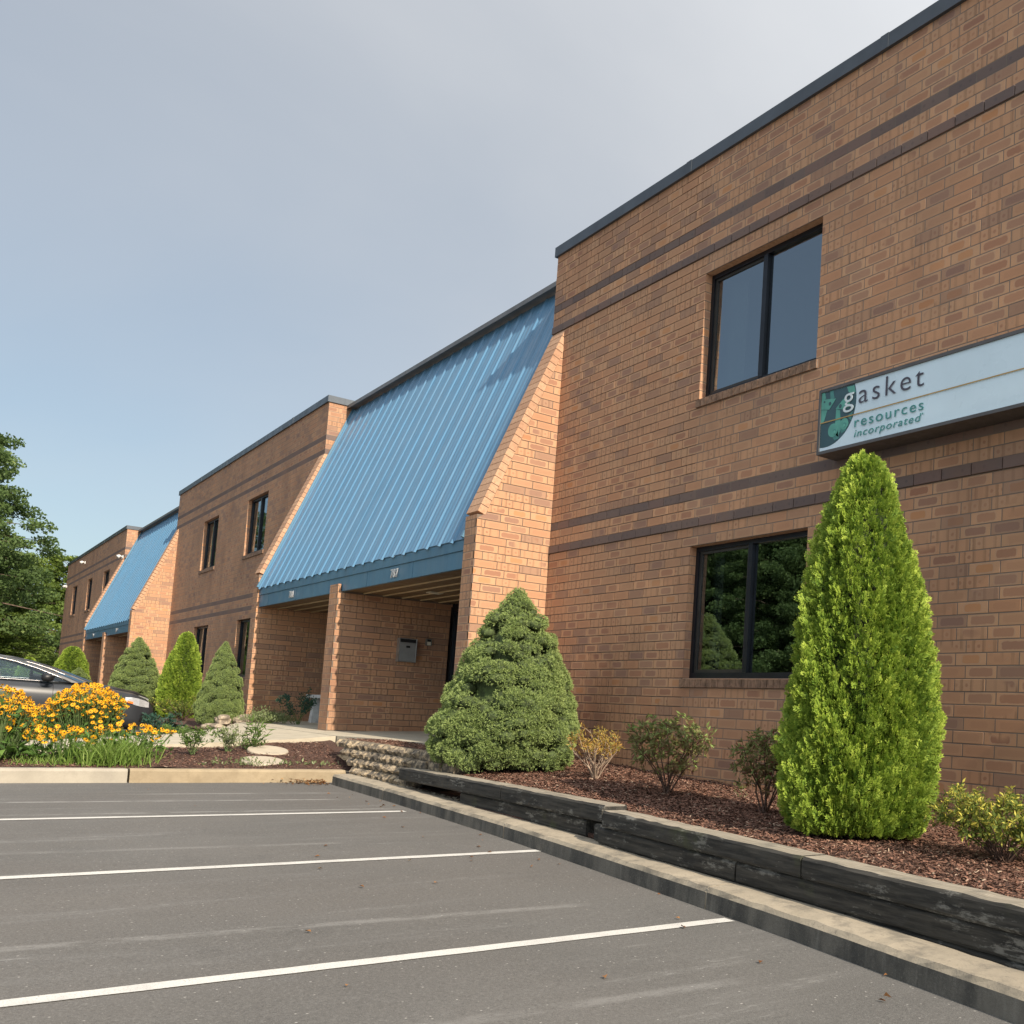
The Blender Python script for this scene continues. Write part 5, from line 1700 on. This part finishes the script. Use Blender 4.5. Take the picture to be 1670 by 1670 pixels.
shrub('small_shrub', (9.15, -.80, .28),   .46, .8, 26, 4200, .036, M['leaf_gold'], M['stem_dark'], 'low golden-tipped shrub beyond the right edge of the frame, next to the wall', bare=.25, srad=.006, whorls=120, tmean=.7)
shrub('seedling', (5.35, -.62, .415), .12, .07, 3, 14, .04, M['leaf_gold'], M['stem_green'], 'tiny yellow-green seedling in the mulch near the wall', 'plant', bare=.3, srad=.003)
# left-hand beds
shrub('rose_bush', (-7.75, -.62, .57), .62, .75, 10, 1000, .055, M['leaf_blue'], M['stem_green'], 'dark green rose bush in front of the stone bench', bare=.1, srad=.006)
shrub('green_bush', (-2.05, -3.42, .32), .34, .52, 12, 700, .045, M['leaf_green'], M['stem_green'], 'dense little green bush right of the yellow flowers', bare=.05, srad=.005)
shrub('green_bush', (-2.25, -2.98, .35), .30, .45, 10, 420, .050, M['leaf_pale'], M['stem_green'], 'pale green spreading plant left of the tall weed', bare=.05, srad=.005)
shrub('tall_weed', (-2.35, -2.66, .35), .40, .22, 4, 90, .13, M['leaf_green'], M['stem_green'], 'upright weed with long narrow leaves beside the stepping stones', 'plant', bare=.15, srad=.006, lw=.16)
shrub('low_green_plant', (-2.4, -2.68, .34), .16, .36, 8, 160, .06, M['leaf_green'], M['stem_green'], 'low leafy plant at the foot of the tall weed', 'plant', bare=.05, srad=.005)
shrub('green_bush', (-6.35, -3.05, .28), .46, .62, 12, 900, .055, M['leaf_blue'], M['stem_green'], 'bluish green plant beyond the walk, right of the car bumper', bare=.1, srad=.005)
shrub('low_green_plant', (-5.9, -3.0, .30), .26, .7, 12, 700, .05, M['leaf_green'], M['stem_green'], 'bright green low plant along the far edge of the walk', 'plant', bare=.05, srad=.004)
shrub('golden_bush', (-13.2, -1.45, .42), .55, 1.5, 20, 1600, .055, M['leaf_gold'], M['stem_dark'], 'yellowish bush at the foot of the arborvitae by the middle block', bare=.1, srad=.008)
shrub('brown_bush', (-16.2, -2.0, .40), .50, 1.2, 16, 900, .05, M['leaf_yellow'], M['stem_dark'], 'brownish low bush beneath the far dwarf spruce', bare=.2, srad=.008)

def mat_plant(name, pts, nleaf, size, leafm, label, cat, kind=None, hgt=.16):
    c = np.array(pts); idx = NR.integers(0, len(c), nleaf)
    P = c[idx][:, :3] + NR.normal(size=(nleaf, 3)) * c[idx][:, 3:4] * np.array([1, 1, 0]); 
    P[:, 2] += np.abs(NR.normal(size=nleaf)) * hgt * .5
    D = norm(NR.normal(size=(nleaf, 3)) + np.array([0, 0, .9]))
    L = NR.uniform(.5, 1.3, nleaf)[:, None] * size
    B = norm(np.cross(D, rnd_unit(nleaf))) * L * .17
    V, F = diamonds(P, D * L, B)
    o = nobj(name, V, F, leafm, None, attr={'tone': np.repeat(np.clip(NR.normal(.5, .25, nleaf), 0, 1), 4)})
    return tag(o, label, cat, kind=kind)
mat_plant('ground_cover', [(-8.3, -1.15, .58, .14), (-8.2, -.95, .60, .13), (-8.6, -1.0, .60, .16), (-7.9, -.85, .59, .12), (-8.9, -.85, .60, .16)], 2600, .05, M['leaf_pale'], 'low silvery ground cover spilling onto the walk by the left porch', 'ground cover', 'stuff')
mat_plant('grass_wisps', [(-1.35, -3.3 + .12 * i, .20, .09) for i in range(12)] + [(-1.5, -2.95, .24, .08)], 330, .055, M['leaf_pale'], 'thin dry grass wisps along the kerb', 'grass', 'stuff', .05)

# ---- black-eyed susans
M['petal'] = leaf_mat('yellow_petal', (.62, .25, .006), (.88, .47, .012), (.92, .60, .03), .25)
M['cone'] = simple('flower_cone', (.045, .022, .014), .9, var=.1)
M['basal'] = leaf_mat('basal_leaves', (.045, .10, .020), (.13, .235, .05), (.18, .30, .07), .25)
def flowers(loc, rx, ry, h, nhead, nleaf, label, hmin=.45, big=40, dome=.35):
    e = empty('flower_clump', loc, 0, label, 'flowers', 'black-eyed yellow flowers')
    st = MB(); heads = []
    for i in range(nhead):
        a = R.uniform(0, 2 * math.pi); q = math.sqrt(R.random())
        x, y = rx * q * math.cos(a), ry * q * math.sin(a)
        z = h * (1 - dome * q * q) * (1 - (1 - hmin) * R.random() ** 2.2)
        st.tube([(x * .55, y * .55, 0), (x * .8, y * .8, z * .55), (x, y, z)], [.004, .0035, .003], 3, caps=False)
        heads.append((x, y, z))
    o = st.build('stems', M['stem_green'], None); o.parent = e; tag(o, kind='stuff')
    Hh = np.array(heads); n = len(Hh)
    nrm_ = norm(NR.normal(size=(n, 3)) * .5 + np.array([.55, -.12, .75]) + np.c_[Hh[:, 0] / rx, Hh[:, 1] / ry, np.zeros(n)] * .35)
    t1 = norm(np.cross(nrm_, rnd_unit(n))); t2 = np.cross(nrm_, t1)
    Vs, Fs, Ts = [], [], []; cnt = 0; S_ = NR.uniform(.016, .036, n)[:, None]
    for k in range(10):
        a = 2 * math.pi * k / 10
        d = t1 * math.cos(a) + t2 * math.sin(a) - nrm_ * .16
        w_ = (-t1 * math.sin(a) + t2 * math.cos(a)) * S_ * .24
        V, F = diamonds(Hh + d * S_ * .12, d * S_, w_, nrm_ * S_ * .08)
        Vs.append(V); Fs.append(F + cnt); cnt += len(V); Ts.append(np.repeat(np.clip(NR.normal(.55, .25, n), 0, 1), 4))
    o = nobj('petals', np.concatenate(Vs), np.concatenate(Fs), M['petal'], None, attr={'tone': np.concatenate(Ts)}); o.parent = e; tag(o, kind='stuff')
    # dark cones: small pyramids
    Vs = []; Fs = []
    ring = [t1 * math.cos(a) + t2 * math.sin(a) for a in (0, 1.571, 3.142, 4.712)]
    top_ = Hh + nrm_ * .013
    V = np.stack([Hh + r_ * .0085 for r_ in ring] + [top_ + r_ * .006 for r_ in ring], 1).reshape(-1, 3)
    f0 = np.array([(4, 5, 6, 7), (0, 1, 5, 4), (1, 2, 6, 5), (2, 3, 7, 6), (3, 0, 4, 7)])
    F = (np.arange(n)[:, None, None] * 8 + f0[None]).reshape(-1, 4)
    o = nobj('cones', V, F, M['cone'], None); o.parent = e; tag(o, kind='stuff')
    # stem leaves
    P = np.c_[NR.uniform(-1, 1, nleaf) * rx * .85, NR.uniform(-1, 1, nleaf) * ry * .85, NR.uniform(.05, .74, nleaf) * h]
    P = P[(P[:, 0] / rx) ** 2 + (P[:, 1] / ry) ** 2 < .9]; n = len(P)
    D = norm(NR.normal(size=(n, 3)) + np.array([0, 0, .5])); L = NR.uniform(.05, .11, n)[:, None]
    B = norm(np.cross(D, rnd_unit(n))) * L * .17
    V1, F1 = diamonds(P, D * L, B, None)
    T1 = np.repeat(np.clip(NR.normal(.4, .22, n), 0, 1), 4)
    # broad basal leaves
    a = NR.uniform(0, 2 * np.pi, big); q = NR.uniform(.35, 1.0, big)
    P = np.c_[rx * q * np.cos(a), ry * q * np.sin(a), NR.uniform(.0, .14, big)]
    D = norm(np.c_[np.cos(a), np.sin(a), NR.uniform(-.15, .55, big)] + NR.normal(size=(big, 3)) * .25); L = NR.uniform(.13, .24, big)[:, None]
    B = norm(np.cross(D, np.array([0, 0, 1.0])) + NR.normal(size=(big, 3)) * .25) * L * .24
    V2, F2 = diamonds(P, D * L, B, np.c_[np.zeros(big), np.zeros(big), L[:, 0] * .16])
    o = nobj('leaves', np.concatenate([V1, V2]), np.concatenate([F1, F2 + len(V1)]), M['basal'], None, attr={'tone': np.concatenate([T1, np.repeat(np.clip(NR.normal(.55, .22, big), 0, 1), 4)])}); o.parent = e
    return e
flowers((-1.95, -5.42, .22), .42, .40, .84, 330, 900, 'tall clump of yellow flowers at the left edge, nearest the kerb', big=60)
flowers((-2.1, -6.25, .2), .45, .5, .84, 240, 700, 'tall clump of yellow flowers just outside the left edge', big=40)
flowers((-6.5, -4.02, .24), .55, .52, .88, 700, 1500, 'large round clump of yellow flowers in front of the car headlight', big=50)
flowers((-6.4, -4.85, .22), .40, .48, .62, 260, 900, 'middle clump of yellow flowers beneath the car mirror', big=40)
flowers((-6.7, -5.5, .20), .45, .5, .80, 290, 800, 'clump of yellow flowers in front of the car door', big=30)
flowers((-1.75, -4.82, .22), .25, .34, .40, 60, 260, 'short clump of yellow flowers over broad leaves near the kerb', big=34, hmin=.7)
flowers((-1.95, -4.15, .25), .32, .55, .40, 70, 420, 'loose low row of yellow flowers above the long grass', hmin=.55, big=26, dome=.2)

# long grass by the kerb
def grass(name, cx, cy, rx, ry, n, h, label):
    P = np.c_[cx + NR.normal(size=n) * rx, cy + NR.normal(size=n) * ry, np.full(n, .0)]
    P[:, 2] = [bed1_z(x, y) for x, y in P[:, :2]]
    D = norm(NR.normal(size=(n, 3)) * np.array([.35, .35, .1]) + np.array([0, 0, 1.0])); L = NR.uniform(.45, 1.2, n)[:, None] * h
    side = norm(np.cross(D, rnd_unit(n))); B = side * NR.uniform(.003, .006, n)[:, None]
    bend = norm(np.c_[NR.normal(size=(n, 2)), np.zeros(n)]) * L * .25
    m1 = P + D * L * .55; tip = P + D * L * .95 + bend
    V = np.stack([P - B, P + B, m1 + B * .8, m1 - B * .8, m1 - B * .8, m1 + B * .8, tip + B * .1, tip - B * .1], 1).reshape(-1, 3)
    F = np.arange(8 * n).reshape(-1, 4)
    o = nobj(name, V, F, M['leaf_pale2'], None, attr={'tone': np.repeat(np.clip(NR.normal(.5, .25, n), 0, 1), 8)})
    return tag(o, label, 'grass', kind='stuff')
M['leaf_pale2'] = leaf_mat('long_grass', (.09, .16, .025), (.20, .30, .06), (.30, .38, .12), .3)
grass('long_grass', -1.42, -4.38, .12, .19, 800, .30, 'tuft of long bright grass behind the flower bed kerb')
grass('long_grass', -1.40, -4.95, .10, .30, 160, .12, 'sparse short grass along the left part of the kerb')

# ---- fallen leaves
def litter(name, pts, label):
    P = np.array(pts); n = len(P)
    a = NR.uniform(0, 2 * np.pi, n); D = np.c_[np.cos(a), np.sin(a), NR.uniform(-.10, .15, n)]; L = NR.uniform(.02, .045, n)[:, None]
    B = norm(np.cross(D, np.array([0, 0, 1.0])) + NR.normal(size=(n, 3)) * .3) * L * .33
    V, F = diamonds(P, D * L, B, np.c_[np.zeros(n), np.zeros(n), L[:, 0] * .2])
    o = nobj(name, V, F, M['dry_leaf'], None, attr={'tone': np.repeat(NR.uniform(0, 1, n), 4)})
    return tag(o, label, 'leaves', kind='stuff')
M['dry_leaf'] = leaf_mat('dry_leaf', (.16, .065, .025), (.38, .19, .07), (.50, .34, .17), .1)
pts = []
for _ in range(230):
    y = -2.22 - abs(R.gauss(0, .22)); x = -.86 + abs(R.gauss(0, .16)); pts.append((x, y, asp(x) + R.uniform(.005, .05) * math.exp(-(x + .86) * 3)))
litter('leaf_litter', pts, 'drift of dry brown leaves in the corner between the two kerbs')
pts = []
for _ in range(34):
    x = R.uniform(.5, 10); d = abs(R.gauss(0, .35)); pts.append((x, kerb_y(x) - .04 - d, asp(x) + .008))
for _ in range(20):
    x = R.uniform(-.5, 9.5); pts.append((x, R.uniform(-7, -2.8), asp(x) + .008))
litter('leaf_litter', pts, 'scattered dry leaves on the asphalt along the near kerb')

# ---- trees
def leafy_mass(centres, nper, size, squash=.6):
    Vs = []; cnt = 0; Ts = []
    for (c, rad, tb) in centres:
        n = int(nper * (rad ** 1.6))
        d = rnd_unit(n) * (NR.uniform(0, 1, n)[:, None] ** .45)
        P = np.array(c) + d * np.array([rad, rad, rad * squash])
        D = norm(rnd_unit(n) + np.array([0, 0, -.15])); L = NR.uniform(.6, 1.35, n)[:, None] * size
        B = norm(np.cross(D, rnd_unit(n))) * L * .34
        V, F = diamonds(P - D * L * .5, D * L, B)
        Vs.append(V); Ts.append(np.repeat(np.clip(NR.normal(tb, .18, n), 0, 1), 4))
    V = np.concatenate(Vs)
    return V, np.arange(len(V)).reshape(-1, 4), np.concatenate(Ts)
M['oak_leaf'] = leaf_mat('oak_leaves', (.055, .095, .028), (.15, .225, .070), (.25, .32, .11), .4)
M['light_leaf'] = leaf_mat('lighter_tree_leaves', (.075, .12, .020), (.20, .275, .055), (.30, .37, .09), .4)
def pin_oak(loc, H, Rr, label, leafm, nb=215, nper=430, lsize=.18, name='pin_oak', group='trees at the left end of the building', low=.2, power=.9, cat='tree'):
    e = empty(name, loc, 0, label, cat, group)
    mb = MB(); trunk = [(0, 0, -.3), (.05, .02, H * .25), (-.04, .05, H * .55), (0, 0, H * .97)]
    mb.tube(trunk, [H * .022, H * .017, H * .011, H * .002], 10)
    cs = []
    for i in range(nb):
        f = low + (1 - low) * ((i + R.random()) / nb) ** .85
        a = i * 2.39996 + R.uniform(-.4, .4)
        reach = Rr * (1 - ((f - low) / (1 - low)) ** 1.15) ** power * R.uniform(.50, 1.06) + .25
        z = f * H; slope = (f - .42) * .55
        tip = Vector((reach * math.cos(a), reach * math.sin(a), min(H * 1.0, z + reach * slope)))
        p0 = Vector((0, 0, z - .25)); pm = p0.lerp(tip, .5) + Vector((0, 0, reach * .06))
        mb.tube([p0, pm, tip], [max(.02, H * .0042 * (1.2 - f)), max(.015, H * .0026 * (1.2 - f)), .01], 5, caps=False)
        tb = R.uniform(.25, .62)
        cs.append((tip, R.uniform(.55, .95) * (.55 + .45 * (1 - f)) * Rr / 5.5, tb))
        cs.append((p0.lerp(tip, .68) + Vector((R.uniform(-.4, .4), R.uniform(-.4, .4), R.uniform(-.1, .3))), R.uniform(.6, 1.0) * (.6 + .4 * (1 - f)) * Rr / 5.5, tb))
        if reach > Rr * .35: cs.append((p0.lerp(tip, .38), R.uniform(.6, 1.0) * Rr / 6, tb * .8))
    t = mb.build('trunk', M['bark'], None, True); t.parent = e
    V, F, T = leafy_mass(cs, nper, lsize, .5)
    o = nobj('crown', V, F, leafm, None, attr={'tone': T}); o.parent = e
    return e
oak = pin_oak((-60, -5.9, .7), 17.8, 7.6, 'tall dark green pin oak at the left edge of the picture', M['oak_leaf'])
lt = pin_oak((-66, -1.5, .7), 8.2, 4.4, 'lighter yellow-green tree behind the farthest block', M['light_leaf'], 90, 330, .18, 'broad_tree', low=.12, power=.5)
clone(lt, (-63, -5.6, .7), (.9, .9, .72), 2.2, 'low yellow-green tree beneath the pin oak')
clone(lt, (-78, 2.6, .8), (1.3, 1.3, 1.15), 4.1, 'tree mostly hidden behind the far left corner of the building')
clone(lt, (-60.5, -2.2, .7), (.8, .8, .52), 5.0, 'dark low tree in front of the others, left of the farthest block')
clone(lt, (-72, -9.5, .8), (1.2, 1.2, 1.0), 1.1, 'tree beyond the cars at the extreme left')
# trees across the parking lot, seen in the window glass
for i, (x, y, s, rz, lb) in enumerate([(-36, -27, .86, .7, 'tree across the lot, reflected in the lower window of the near block'),
                                       (-29, -30, .80, 2.0, 'tree across the lot, right of the one mirrored in the near lower window'),
                                       (-45, -25, .90, 3.1, 'tree across the lot, mirrored in the left part of the windows'),
                                       (-62, -21, .72, 4.4, 'tree across the lot towards the far left'),
                                       (-39, -34, .95, 5.3, 'tree across the lot behind the camera'),
                                       (-82, -17, .66, 1.6, 'farthest tree across the lot, mirrored in the middle block windows')]):
    c_ = clone(oak, (x, y, .4), (s, s, s), rz, lb); c_['group'] = 'trees across the parking lot'
